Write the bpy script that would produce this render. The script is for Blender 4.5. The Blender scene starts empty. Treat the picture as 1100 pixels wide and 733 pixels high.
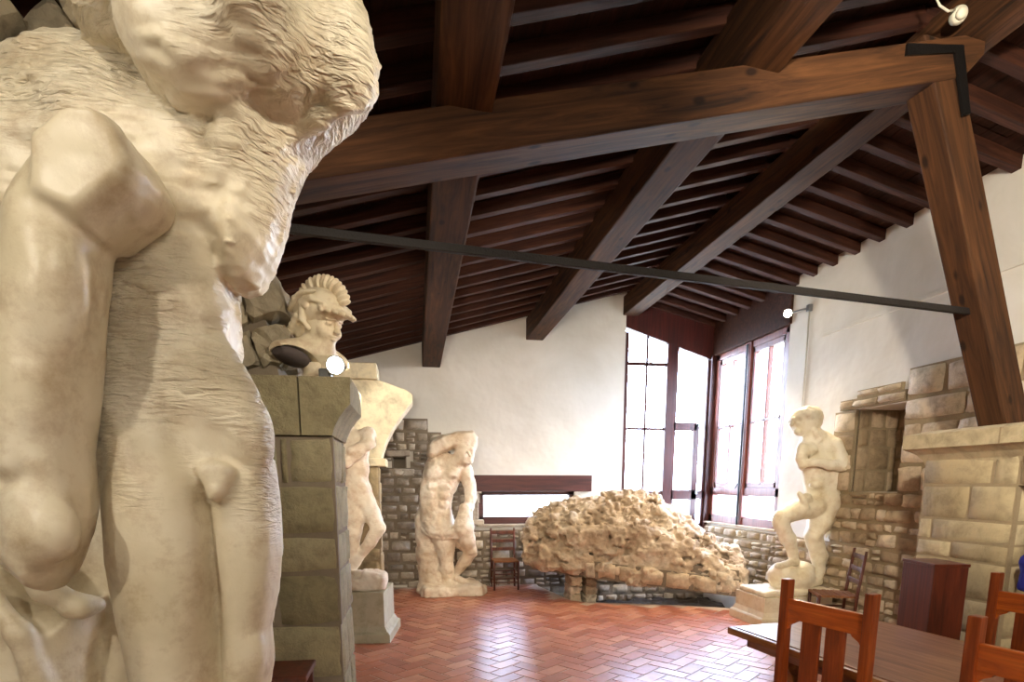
import bpy, bmesh, math, random
import numpy as np
from mathutils import Vector, Matrix, Euler
random.seed(7)
D = bpy.data
SC = bpy.context.scene
COL = SC.collection
PI = math.pi
R = math.radians

# ------------------------------------------------------------------ camera
EYE = 1.62
FPX, PITCH, YAW, PPY = 620.0, R(9.25), R(9.3), 621.0
cam_d = D.cameras.new('camera')
cam = D.objects.new('camera', cam_d)
COL.objects.link(cam)
cam.location = (0, 0, EYE)
cam.rotation_euler = (PI / 2 - PITCH, 0, -YAW)
cam_d.sensor_width = 36
cam_d.lens = 36 * FPX / 1100
cam_d.shift_y = (PPY - 366.5) / 1100
cam_d.clip_start = .05
SC.camera = cam

_cr = Vector((math.cos(YAW), -math.sin(YAW), 0))
_cf = Vector((math.sin(YAW) * math.cos(PITCH), math.cos(YAW) * math.cos(PITCH), -math.sin(PITCH)))
_cu = _cr.cross(_cf)


def at(px, py, Y):
    """a measured spot of the photograph as a point of the vertical plane y = Y"""
    d = _cf + _cr * ((px - 550) / FPX) + _cu * ((PPY - py) / FPX)
    t = Y / d.y
    return Vector((d.x * t, Y, d.z * t + EYE))


def mpp(px, py, Y):
    return Y / (_cf + _cr * ((px - 550) / FPX) + _cu * ((PPY - py) / FPX)).y / FPX


# ------------------------------------------------------------------ objects
def tag(o, label=None, cat=None, group=None, kind=None):
    if label: o['label'] = label
    if cat: o['category'] = cat
    if group: o['group'] = group
    if kind: o['kind'] = kind
    return o


def thing(name, loc, label, cat, group=None, rz=0):
    o = D.objects.new(name, None)
    COL.objects.link(o)
    o.location = loc
    o.rotation_euler = (0, 0, rz)
    o.empty_display_size = .1
    return tag(o, label, cat, group)


def copy_tree(o, parent=None):
    c = o.copy()
    COL.objects.link(c)
    if parent:
        c.parent = parent
    for ch in list(o.children):
        copy_tree(ch, c)
    return c


class MB:
    """collects shapes and links them as one mesh object"""
    def __init__(s):
        s.v = []; s.f = []; s.m = []; s.t = []; s.sm = []

    def add(s, vs, fs, mi=0, tint=(.5, .5, .5), smooth=False):
        b = len(s.v)
        s.v += [tuple(v) for v in vs]
        s.t += [tint] * len(vs)
        for f in fs:
            s.f.append([b + i for i in f]); s.m.append(mi); s.sm.append(smooth)

    def box(s, a, b, mi=0, tint=(.5, .5, .5), M=None):
        x0, y0, z0 = a; x1, y1, z1 = b
        vs = [Vector(p) for p in ((x0, y0, z0), (x1, y0, z0), (x1, y1, z0), (x0, y1, z0),
                                  (x0, y0, z1), (x1, y0, z1), (x1, y1, z1), (x0, y1, z1))]
        if M: vs = [M @ v for v in vs]
        s.add(vs, [(0, 3, 2, 1), (4, 5, 6, 7), (0, 1, 5, 4), (1, 2, 6, 5), (2, 3, 7, 6), (3, 0, 4, 7)], mi, tint)

    def cbox(s, a, b, c=.008, mi=0, tint=(.5, .5, .5), M=None):
        """box with chamfered edges"""
        bm = bmesh.new()
        bmesh.ops.create_cube(bm, size=1)
        for v in bm.verts:
            v.co = Vector([a[i] + (v.co[i] + .5) * (b[i] - a[i]) for i in range(3)])
        bmesh.ops.bevel(bm, geom=bm.edges[:], offset=c, segments=2, profile=.6, affect='EDGES')
        s.bm(bm, mi, tint, M)

    def bm(s, bm, mi=0, tint=(.5, .5, .5), M=None, smooth=False):
        bm.verts.index_update()
        s.add([(M @ v.co) if M else v.co.copy() for v in bm.verts], [[v.index for v in f.verts] for f in bm.faces], mi, tint, smooth)
        bm.free()

    def hexa(s, p, mi=0, tint=(.5, .5, .5)):
        s.add(p, [(0, 3, 2, 1), (4, 5, 6, 7), (0, 1, 5, 4), (1, 2, 6, 5), (2, 3, 7, 6), (3, 0, 4, 7)], mi, tint)

    def prism(s, prof, ext, mi=0, tint=(.5, .5, .5)):
        """prof: 3-D outline, ext: extrusion vector"""
        n = len(prof); e = Vector(ext)
        vs = [Vector(p) for p in prof] + [Vector(p) + e for p in prof]
        s.add(vs, [list(range(n))[::-1], list(range(n, 2 * n))] + [(i, (i + 1) % n, n + (i + 1) % n, n + i) for i in range(n)], mi, tint)

    def tube(s, pts, r, n=10, mi=0, tint=(.5, .5, .5), smooth=True):
        pts = [Vector(p) for p in pts]
        rs = r if isinstance(r, (list, tuple)) else [r] * len(pts)
        vs = []
        for i, p in enumerate(pts):
            d = (pts[min(i + 1, len(pts) - 1)] - pts[max(i - 1, 0)]).normalized()
            a = Vector((0, 0, 1)) if abs(d.z) < .9 else Vector((1, 0, 0))
            x = d.cross(a).normalized(); y = d.cross(x)
            vs += [p + (x * math.cos(2 * PI * k / n) + y * math.sin(2 * PI * k / n)) * rs[i] for k in range(n)]
        fs = []
        for i in range(len(pts) - 1):
            for k in range(n):
                fs.append((i * n + k, i * n + (k + 1) % n, (i + 1) * n + (k + 1) % n, (i + 1) * n + k))
        m = (len(pts) - 1) * n
        fs += [tuple(range(n))[::-1], tuple(range(m, m + n))]
        s.add(vs, fs, mi, tint, smooth)

    def lathe(s, prof, c=(0, 0, 0), n=24, mi=0, tint=(.5, .5, .5), M=None):
        vs = []
        for r, z in prof:
            for k in range(n):
                v = Vector((c[0] + r * math.cos(2 * PI * k / n), c[1] + r * math.sin(2 * PI * k / n), c[2] + z))
                vs.append(M @ v if M else v)
        fs = []
        for i in range(len(prof) - 1):
            for k in range(n):
                fs.append((i * n + k, i * n + (k + 1) % n, (i + 1) * n + (k + 1) % n, (i + 1) * n + k))
        m = (len(prof) - 1) * n
        fs += [tuple(range(n))[::-1], tuple(range(m, m + n))]
        s.add(vs, fs, mi, tint, True)

    def build(s, name, mats, parent=None, bevel=0):
        me = D.meshes.new(name)
        me.from_pydata(s.v, [], s.f)
        for m in (mats if isinstance(mats, (list, tuple)) else [mats]): me.materials.append(m)
        me.polygons.foreach_set('material_index', s.m)
        me.polygons.foreach_set('use_smooth', s.sm)
        a = me.color_attributes.new('tint', 'FLOAT_COLOR', 'POINT')
        a.data.foreach_set('color', np.array([(t[0], t[1], t[2], 1) for t in s.t], dtype=np.float32).ravel())
        me.update()
        o = D.objects.new(name, me)
        COL.objects.link(o)
        if parent: o.parent = parent
        if bevel:
            b = o.modifiers.new('bevel', 'BEVEL'); b.width = bevel; b.segments = 2; b.limit_method = 'ANGLE'
        return o


# ------------------------------------------------------------------ materials
def mat(name):
    m = D.materials.new(name); m.use_nodes = True
    nt = m.node_tree; bs = nt.nodes['Principled BSDF']
    return m, nt, bs


def nd(nt, t, **k):
    n = nt.nodes.new(t)
    for a, b in k.items():
        if a in n.inputs: n.inputs[a].default_value = b
        else: setattr(n, a, b)
    return n


def rgb(h):
    h = h.lstrip('#')
    c = [int(h[i:i + 2], 16) / 255 for i in (0, 2, 4)]
    return tuple([(x / 12.92 if x <= .04045 else ((x + .055) / 1.055) ** 2.4) for x in c] + [1])


def ramp(nt, fac, stops):
    r = nt.nodes.new('ShaderNodeValToRGB')
    e = r.color_ramp.elements
    while len(e) < len(stops): e.new(.5)
    for i, (p, c) in enumerate(stops):
        e[i].position = p; e[i].color = c
    nt.links.new(fac, r.inputs['Fac'])
    return r.outputs['Color']


def coords(nt, scale=(1, 1, 1), kind='Object'):
    tc = nt.nodes.new('ShaderNodeTexCoord'); mp = nd(nt, 'ShaderNodeMapping')
    mp.inputs['Scale'].default_value = scale
    nt.links.new(tc.outputs[kind], mp.inputs['Vector'])
    return mp.outputs['Vector']


def noise(nt, vec, scale, detail=5, rough=.55, dist=0):
    n = nd(nt, 'ShaderNodeTexNoise')
    n.inputs['Scale'].default_value = scale; n.inputs['Detail'].default_value = detail
    n.inputs['Roughness'].default_value = rough; n.inputs['Distortion'].default_value = dist
    nt.links.new(vec, n.inputs['Vector'])
    return n.outputs['Fac']


def bump(nt, bs, h, strength, dist=.01, prev=None):
    b = nd(nt, 'ShaderNodeBump'); b.inputs['Strength'].default_value = strength; b.inputs['Distance'].default_value = dist
    nt.links.new(h, b.inputs['Height'])
    if prev: nt.links.new(prev, b.inputs['Normal'])
    nt.links.new(b.outputs['Normal'], bs.inputs['Normal'])
    return b.outputs['Normal']


def mixc(nt, fac, a, b, mode='MIX'):
    m = nt.nodes.new('ShaderNodeMix'); m.data_type = 'RGBA'; m.blend_type = mode
    if isinstance(fac, (int, float)): m.inputs[0].default_value = fac
    else: nt.links.new(fac, m.inputs[0])
    for s, v in ((6, a), (7, b)):
        if isinstance(v, tuple): m.inputs[s].default_value = v
        else: nt.links.new(v, m.inputs[s])
    return m.outputs[2]


def sepx(nt, vec, i):
    s = nt.nodes.new('ShaderNodeSeparateXYZ'); nt.links.new(vec, s.inputs[0]); return s.outputs[i]


def m_cast(name, cols, rough=.5, chisel=.5, grain=60, above=None):
    """plaster cast of carved stone: mottled colour, tool marks"""
    m, nt, bs = mat(name)
    v = coords(nt)
    c = ramp(nt, noise(nt, v, 2.6, 6, .6, .15), [(.3, rgb(cols[0])), (.5, rgb(cols[1])), (.7, rgb(cols[2]))])
    c2 = ramp(nt, noise(nt, v, 9, 7, .72, .1), [(.3, rgb(cols[3])), (.52, (1, 1, 1, 1))])
    nt.links.new(mixc(nt, .55, c, c2, 'MULTIPLY'), bs.inputs['Base Color'])
    bs.inputs['Roughness'].default_value = rough
    n1 = bump(nt, bs, noise(nt, v, grain, 4, .6), .25, .004)
    if chisel:
        vs = coords(nt, (12, 12, 55))
        w = nt.nodes.new('ShaderNodeTexNoise'); w.inputs['Scale'].default_value = 1.6; w.inputs['Detail'].default_value = 3
        w.inputs['Distortion'].default_value = .5
        nt.links.new(vs, w.inputs['Vector'])
        # tool marks only on part of the surface
        mk = ramp(nt, noise(nt, v, 2.4, 2, .5), [(.42, (0, 0, 0, 1)), (.6, (1, 1, 1, 1))])
        mm = nd(nt, 'ShaderNodeMath', operation='MULTIPLY')
        nt.links.new(w.outputs['Fac'], mm.inputs[0]); nt.links.new(mk, mm.inputs[1])
        out = mm.outputs[0]
        if above is not None:              # the legs were worked smooth
            mr = nd(nt, 'ShaderNodeMapRange'); mr.inputs[1].default_value = above - .25; mr.inputs[2].default_value = above + .25
            nt.links.new(sepx(nt, v, 2), mr.inputs[0])
            m3 = nd(nt, 'ShaderNodeMath', operation='MULTIPLY')
            nt.links.new(out, m3.inputs[0]); nt.links.new(mr.outputs[0], m3.inputs[1]); out = m3.outputs[0]
        bump(nt, bs, out, chisel, .03, n1)
    return m


def m_stone(name, lo, mid, hi, rough=.85, bs_=.6, sc=9):
    """masonry stone, each stone with a tint of its own (its 'tint' attribute)"""
    m, nt, bs = mat(name)
    v = coords(nt)
    at_ = nd(nt, 'ShaderNodeAttribute', attribute_name='tint')
    s = nt.nodes.new('ShaderNodeSeparateColor'); nt.links.new(at_.outputs['Color'], s.inputs[0])
    c = ramp(nt, s.outputs[0], [(0, rgb(lo)), (.5, rgb(mid)), (1, rgb(hi))])
    n = ramp(nt, noise(nt, v, sc, 7, .68, .4), [(.28, (.45, .43, .42, 1)), (.55, (1, 1, 1, 1)), (.8, (1.15, 1.1, 1.0, 1))])
    nt.links.new(mixc(nt, .75, c, n, 'MULTIPLY'), bs.inputs['Base Color'])
    bs.inputs['Roughness'].default_value = rough
    n1 = bump(nt, bs, noise(nt, v, sc * 2.2, 6, .7), bs_, .02)
    bump(nt, bs, noise(nt, v, sc * 9, 4, .65), bs_ * .6, .006, n1)
    return m


def m_wood(name, dark, mid, light, axis=0, rough=.5, knots=False, sc=1.0):
    m, nt, bs = mat(name)
    s = [9 * sc] * 3; s[axis] = .7 * sc
    v = coords(nt, tuple(s))
    g = noise(nt, v, 1.6, 7, .62, 1.4)
    c = ramp(nt, g, [(.3, rgb(dark)), (.5, rgb(mid)), (.72, rgb(light))])
    s2 = [60 * sc] * 3; s2[axis] = 2 * sc
    g2 = noise(nt, coords(nt, tuple(s2)), 1.0, 3, .5)
    c = mixc(nt, .5, c, ramp(nt, g2, [(.3, (.55, .5, .45, 1)), (.55, (1, 1, 1, 1))]), 'MULTIPLY')
    if knots:
        s3 = [6.5] * 3; s3[axis] = 3.2
        vo = nd(nt, 'ShaderNodeTexVoronoi'); vo.inputs['Scale'].default_value = 1
        nt.links.new(coords(nt, tuple(s3)), vo.inputs['Vector'])
        k = ramp(nt, vo.outputs['Distance'], [(.08, (.12, .08, .06, 1)), (.16, (1, 1, 1, 1))])
        c = mixc(nt, .85, c, k, 'MULTIPLY')
        # long drying cracks
    nt.links.new(c, bs.inputs['Base Color'])
    bs.inputs['Roughness'].default_value = rough
    bs.inputs['Specular IOR Level'].default_value = .25 if rough > .6 else .5
    bump(nt, bs, g2, .25, .004)
    return m


def m_plain(name, col, rough=.5, metal=0, bstr=0, bsc=40):
    m, nt, bs = mat(name)
    v = coords(nt)
    n = noise(nt, v, bsc, 4, .6)
    a = rgb(col)
    c = ramp(nt, n, [(.3, tuple(x * .86 for x in a[:3]) + (1,)), (.7, a)])
    nt.links.new(c, bs.inputs['Base Color'])
    bs.inputs['Roughness'].default_value = rough; bs.inputs['Metallic'].default_value = metal
    if bstr: bump(nt, bs, n, bstr, .005)
    return m


def m_plaster(name, col, patch):
    m, nt, bs = mat(name)
    v = coords(nt)
    c = ramp(nt, noise(nt, v, .9, 5, .6, .5), [(.35, rgb(patch)), (.62, rgb(col))])
    nt.links.new(c, bs.inputs['Base Color'])
    bs.inputs['Roughness'].default_value = .9
    n1 = bump(nt, bs, noise(nt, v, 2.2, 3, .5), .5, .06)
    bump(nt, bs, noise(nt, v, 45, 4, .6), .18, .004, n1)
    return m


def m_glow(name, col, s):
    m, nt, bs = mat(name)
    bs.inputs['Base Color'].default_value = rgb(col)
    bs.inputs['Emission Color'].default_value = rgb(col); bs.inputs['Emission Strength'].default_value = s
    return m


def m_glass():
    m = D.materials.new('glass'); m.use_nodes = True; nt = m.node_tree
    nt.nodes.remove(nt.nodes['Principled BSDF'])
    tr = nt.nodes.new('ShaderNodeBsdfTransparent'); tr.inputs[0].default_value = (.95, .98, 1, 1)
    gl = nt.nodes.new('ShaderNodeBsdfGlossy'); gl.inputs['Roughness'].default_value = .03
    mx = nt.nodes.new('ShaderNodeMixShader'); mx.inputs[0].default_value = .05
    nt.links.new(tr.outputs[0], mx.inputs[1]); nt.links.new(gl.outputs[0], mx.inputs[2])
    nt.links.new(mx.outputs[0], nt.nodes['Material Output'].inputs[0])
    return m


CAST1 = m_cast('yellowed_cast', ['#c6ba9c', '#d8cdb3', '#e5ddc9', '#bda283'], .42, 1.0, 60, 1.95 - .42)
CAST1S = m_cast('polished_cast', ['#c6ba9c', '#d8cdb3', '#e5ddc9', '#bda283'], .36, 0, 50)
CAST2 = m_cast('pale_cast', ['#d2bda0', '#e4d6c0', '#efe6d6', '#cfa784'], .6, .3, 40)
CAST3 = m_cast('cream_cast', ['#d8c9a6', '#e4dabf', '#ece4d0', '#d2bd98'], .55, .12, 50)
CASTB = m_cast('bust_cast', ['#d6c3a0', '#e6d8ba', '#efe4cc', '#b98a55'], .5, .05, 80)
PEDST = m_cast('grey_pedestal_paint', ['#aaa48c', '#b5b098', '#bdb8a2', '#c8c0a8'], .6, 0, 30)
RUBBLE = m_stone('rubble_stone', '#857a6c', '#aca08e', '#cfc2ab')
RUBBLE_W = m_stone('warm_rubble_stone', '#9c8768', '#bda88a', '#dccdb2')
ASHLAR = m_stone('pillar_stone', '#837a5c', '#968c6c', '#a59b7b', bs_=.8, sc=11)
DRESSED = m_stone('dressed_stone', '#a08e6c', '#b5a480', '#c4b592', bs_=.45, sc=7)
CREAM = m_stone('cream_stone', '#d2c5a2', '#dccfae', '#e4dabd', bs_=.3, sc=6)
ROCK = m_stone('rock_stone', '#a08b72', '#c6b195', '#e2d4bd', bs_=1.0, sc=9)
GREYROCK = m_stone('grey_arch_stone', '#988c76', '#b3a88f', '#cabda0', bs_=.9, sc=6)
MORTAR = m_plain('mortar', '#857866', .95, 0, .4, 30)
MORTAR_L = m_plain('pale_mortar', '#9c8a6c', .95, 0, .4, 30)
EARTH = m_plain('dark_earth', '#3c342c', .95, 0, .8, 20)
WALLP = m_plaster('white_plaster', '#e2ddd2', '#d6d0c2')
BEAM = m_wood('beam_wood', '#20120a', '#452a15', '#5e3c20', 0, .75, True)
RAFT = m_wood('rafter_wood', '#22100a', '#3c1e12', '#52301e', 0, .75)
BOARD = m_wood('roof_board_wood', '#1e0f0a', '#331a10', '#432418', 1, .8)
FRAMEW = m_wood('window_frame_wood', '#2e1311', '#451c18', '#582620', 2, .4)
FRAMEX = m_wood('lintel_wood', '#32140f', '#48201a', '#5a2a22', 0, .5)
CHAIRW = m_wood('chair_wood', '#5c270d', '#7f3812', '#9a4c1b', 2, .32, False, 1.4)
TABLEW = m_wood('table_wood', '#70483a', '#94664f', '#a97c62', 1, .28, False, 1.2)
TABEDGE = m_wood('table_edge_wood', '#70431e', '#99642f', '#b57d42', 1, .35)
CABW = m_wood('cabinet_wood', '#3a190c', '#552312', '#682e17', 2, .4)
DARKW = m_wood('dark_chair_wood', '#3c1c10', '#5a2c1a', '#703a22', 2, .45)
IRON = m_plain('black_iron', '#1c1a19', .5, .6, .3)
RODM = m_plain('tie_rod_iron', '#1c1613', .7, .2, .5, 60)
STEEL = m_plain('grey_steel', '#9aa0a6', .35, .8)
WHITEP = m_plain('white_plastic', '#cfc8b4', .4)
BLUE = m_plain('blue_cloth', '#1c1c7a', .9, 0, .4, 80)
GLOW = m_glow('lamp_glow', '#fff1d6', 60)
GLASS = m_glass()
HOLLOW_SHADE = m_plain('bust_hollow_shade', '#564c4a', .9, 0, .3, 30)  # shade inside the bust's hollow, put into a dark colour
GRASSM = m_plain('hillside_grass', '#a9a892', .95, 0, 0, .2)


# ------------------------------------------------------------------ sculpting: distance fields and surface nets
def hashn(ix, iy, iz, seed):
    h = (ix * 374761393 + iy * 668265263 + iz * 2147483647 + seed * 1274126177) & 0xffffffff
    h = ((h ^ (h >> 13)) * 1274126177) & 0xffffffff
    h = h ^ (h >> 16)
    return (h & 0xffff) / 65535.0 * 2 - 1


def vnoise(P, f, seed=0):
    p = P * f
    i = np.floor(p).astype(np.int64); t = p - i; t = t * t * (3 - 2 * t)
    r = 0
    for a in (0, 1):
        wx = t[..., 0] if a else 1 - t[..., 0]
        for b in (0, 1):
            wy = t[..., 1] if b else 1 - t[..., 1]
            for c in (0, 1):
                wz = t[..., 2] if c else 1 - t[..., 2]
                r = r + wx * wy * wz * hashn(i[..., 0] + a, i[..., 1] + b, i[..., 2] + c, seed)
    return r


def fbm(P, f, n=3, seed=0):
    r = 0; a = 1
    for k in range(n):
        r = r + a * vnoise(P, f, seed + k); f *= 2.1; a *= .5
    return r


class SDF:
    def __init__(s, lo, hi, h):
        s.lo = np.array(lo, float); s.h = h
        s.n = np.ceil((np.array(hi) - s.lo) / h).astype(int) + 1
        s.F = np.full(tuple(s.n), 1.0)
        s.ax = [s.lo[i] + h * np.arange(s.n[i]) for i in range(3)]

    def _sl(s, lo, hi, m):
        a = [max(0, int((lo[i] - m - s.lo[i]) / s.h)) for i in range(3)]
        b = [min(s.n[i], int((hi[i] + m - s.lo[i]) / s.h) + 2) for i in range(3)]
        if any(b[i] <= a[i] for i in range(3)): return None, None
        g = np.meshgrid(*[s.ax[i][a[i]:b[i]] for i in range(3)], indexing='ij')
        return tuple(slice(a[i], b[i]) for i in range(3)), np.stack(g, -1)

    def _put(s, sl, d, k, cut=False):
        F = s.F[sl]
        if cut:
            h = np.clip(.5 - .5 * (F + d) / k, 0, 1)
            s.F[sl] = F * (1 - h) - d * h + k * h * (1 - h)
        else:
            h = np.clip(.5 + .5 * (F - d) / k, 0, 1)
            s.F[sl] = F * (1 - h) + d * h - k * h * (1 - h)

    def cap(s, a, b, ra, rb, k=.03, cut=False):
        a = np.array(a, float); b = np.array(b, float)
        r = max(ra, rb)
        sl, P = s._sl(np.minimum(a, b) - r, np.maximum(a, b) + r, k + .03)
        if sl is None: return
        ab = b - a
        t = np.clip(((P - a) @ ab) / max(ab @ ab, 1e-9), 0, 1)
        d = np.linalg.norm(P - a - t[..., None] * ab, axis=-1) - (ra + (rb - ra) * t)
        s._put(sl, d, k, cut)

    def chain(s, pts, k=.03, cut=False):
        """pts: (x,y,z,r)"""
        for p, q in zip(pts[:-1], pts[1:]): s.cap(p[:3], q[:3], p[3], q[3], k, cut)

    def ell(s, c, r, rot=(0, 0, 0), k=.03, cut=False):
        c = np.array(c, float); r = np.array(r, float); R_ = r.max()
        sl, P = s._sl(c - R_, c + R_, k + .03)
        if sl is None: return
        M = np.array(Euler([R(a) for a in rot]).to_matrix())
        q = (P - c) @ M
        k0 = np.linalg.norm(q / r, axis=-1); k1 = np.linalg.norm(q / (r * r), axis=-1)
        s._put(sl, np.where(k1 > 1e-6, k0 * (k0 - 1) / np.maximum(k1, 1e-6), -r.min()), k, cut)

    def box(s, c, r, rot=(0, 0, 0), rnd=.02, k=.02, cut=False):
        c = np.array(c, float); r = np.array(r, float); R_ = np.linalg.norm(r)
        sl, P = s._sl(c - R_, c + R_, k + .03)
        if sl is None: return
        M = np.array(Euler([R(a) for a in rot]).to_matrix())
        q = np.abs((P - c) @ M) - (r - rnd)
        d = np.linalg.norm(np.maximum(q, 0), axis=-1) + np.minimum(q.max(-1), 0) - rnd
        s._put(sl, d, k, cut)

    def pillow(s, poly, Y, T, t, k=.03, cut=False):
        """body of depth +-T round the plane y = Y whose outline in that plane is poly [(x, z)]; the rim rounds off over t"""
        Q = np.array(poly, float)
        lo = np.array([Q[:, 0].min(), Y - T, Q[:, 1].min()]); hi = np.array([Q[:, 0].max(), Y + T, Q[:, 1].max()])
        sl, P = s._sl(lo, hi, k + .03)
        if sl is None: return
        XZ = P[:, 0, :, :][..., [0, 2]]
        d = np.full(XZ.shape[:2], 1e9); ins = np.zeros(XZ.shape[:2], bool)
        for a, b in zip(Q, np.roll(Q, -1, 0)):
            e = b - a; w = XZ - a
            u = np.clip((w @ e) / max(e @ e, 1e-12), 0, 1)
            d = np.minimum(d, np.linalg.norm(w - u[..., None] * e, axis=-1))
            c = ((a[1] > XZ[..., 1]) != (b[1] > XZ[..., 1]))
            xx = a[0] + (XZ[..., 1] - a[1]) / (e[1] if abs(e[1]) > 1e-12 else 1e-12) * e[0]
            ins ^= c & (XZ[..., 0] < xx)
        d = np.where(ins, -d, d)[:, None, :]
        y = np.abs(P[..., 1] - Y)
        w = np.clip(-d, 0, t)
        hgt = T * np.sqrt(np.clip(1 - (1 - w / t) ** 2, 0, 1))
        f = np.where(d < 0, np.maximum((y - hgt) * np.clip(.35 + .65 * w / t, 0, 1), d), np.sqrt(np.maximum(d, 0) ** 2 + y ** 2))
        f = np.broadcast_to(f, P.shape[:3])
        s._put(sl, f, k, cut)

    def rough(s, amp, f, n=3, seed=0, where=None, st=(1, 1, 1)):
        """carved roughness, only near the surface"""
        m = np.abs(s.F) < amp * 3 + 3 * s.h
        idx = np.argwhere(m)
        P = s.lo + idx * s.h
        a = amp if where is None else amp * where(P)
        s.F[m] += a * fbm(P * np.array(st), f, n, seed)

    def build(s, name, material, parent=None, tint=(.5, .5, .5), smooth=True, local=False):
        F = s.F
        F[0] = F[-1] = 1; F[:, 0] = F[:, -1] = 1; F[:, :, 0] = F[:, :, -1] = 1
        I = F < 0
        n = F.shape
        cnt = np.zeros((n[0] - 1, n[1] - 1, n[2] - 1), np.int8)
        for a in (0, 1):
            for b in (0, 1):
                for c in (0, 1):
                    cnt += I[a:n[0] - 1 + a, b:n[1] - 1 + b, c:n[2] - 1 + c]
        act = (cnt > 0) & (cnt < 8)
        cells = np.argwhere(act)
        vid = np.full(cnt.shape, -1, np.int64); vid[act] = np.arange(len(cells))
        acc = np.zeros((len(cells), 3)); num = np.zeros(len(cells))
        cor = [(a, b, c) for a in (0, 1) for b in (0, 1) for c in (0, 1)]
        val = {q: F[cells[:, 0] + q[0], cells[:, 1] + q[1], cells[:, 2] + q[2]] for q in cor}
        for q in cor:
            for ax in range(3):
                if q[ax]: continue
                w = list(q); w[ax] = 1; w = tuple(w)
                v0, v1 = val[q], val[w]
                x = (v0 < 0) != (v1 < 0)
                t = v0[x] / (v0[x] - v1[x])
                p = np.tile(np.array(q, float), (x.sum(), 1)); p[:, ax] += t
                acc[x] += p; num[x] += 1
        V = s.lo + (cells + acc / num[:, None]) * s.h
        quads = []
        for ax in range(3):
            o1, o2 = (ax + 1) % 3, (ax + 2) % 3
            A = I.take(range(0, n[ax] - 1), ax); B = I.take(range(1, n[ax]), ax)
            e = np.argwhere(A != B)
            e = e[(e[:, o1] > 0) & (e[:, o2] > 0) & (e[:, o1] < n[o1] - 1) & (e[:, o2] < n[o2] - 1)]
            flip = ~A[e[:, 0], e[:, 1], e[:, 2]]
            def cid(d1, d2):
                c = e.copy(); c[:, o1] -= d1; c[:, o2] -= d2
                return vid[c[:, 0], c[:, 1], c[:, 2]]
            q = np.stack([cid(1, 1), cid(0, 1), cid(0, 0), cid(1, 0)], 1)
            q[flip] = q[flip][:, ::-1]
            quads.append(q)
        Q = np.concatenate(quads)
        c = V.mean(0) if False else np.zeros(3)
        me = D.meshes.new(name)
        me.vertices.add(len(V)); me.vertices.foreach_set('co', (V - c).astype(np.float32).ravel())
        me.loops.add(len(Q) * 4); me.loops.foreach_set('vertex_index', Q.astype(np.int32).ravel())
        me.polygons.add(len(Q)); me.polygons.foreach_set('loop_start', np.arange(0, len(Q) * 4, 4, dtype=np.int32))
        me.update(calc_edges=True)
        me.polygons.foreach_set('use_smooth', [smooth] * len(Q))
        a = me.color_attributes.new('tint', 'FLOAT_COLOR', 'POINT')
        a.data.foreach_set('color', np.tile(np.array([*tint, 1], np.float32), len(V)))
        me.materials.append(material)
        me.validate()
        ob = D.objects.new(name, me); COL.objects.link(ob)
        if parent:
            ob.parent = parent
            if not local:
                ob.location = -Vector(parent.location)
        return ob


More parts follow.
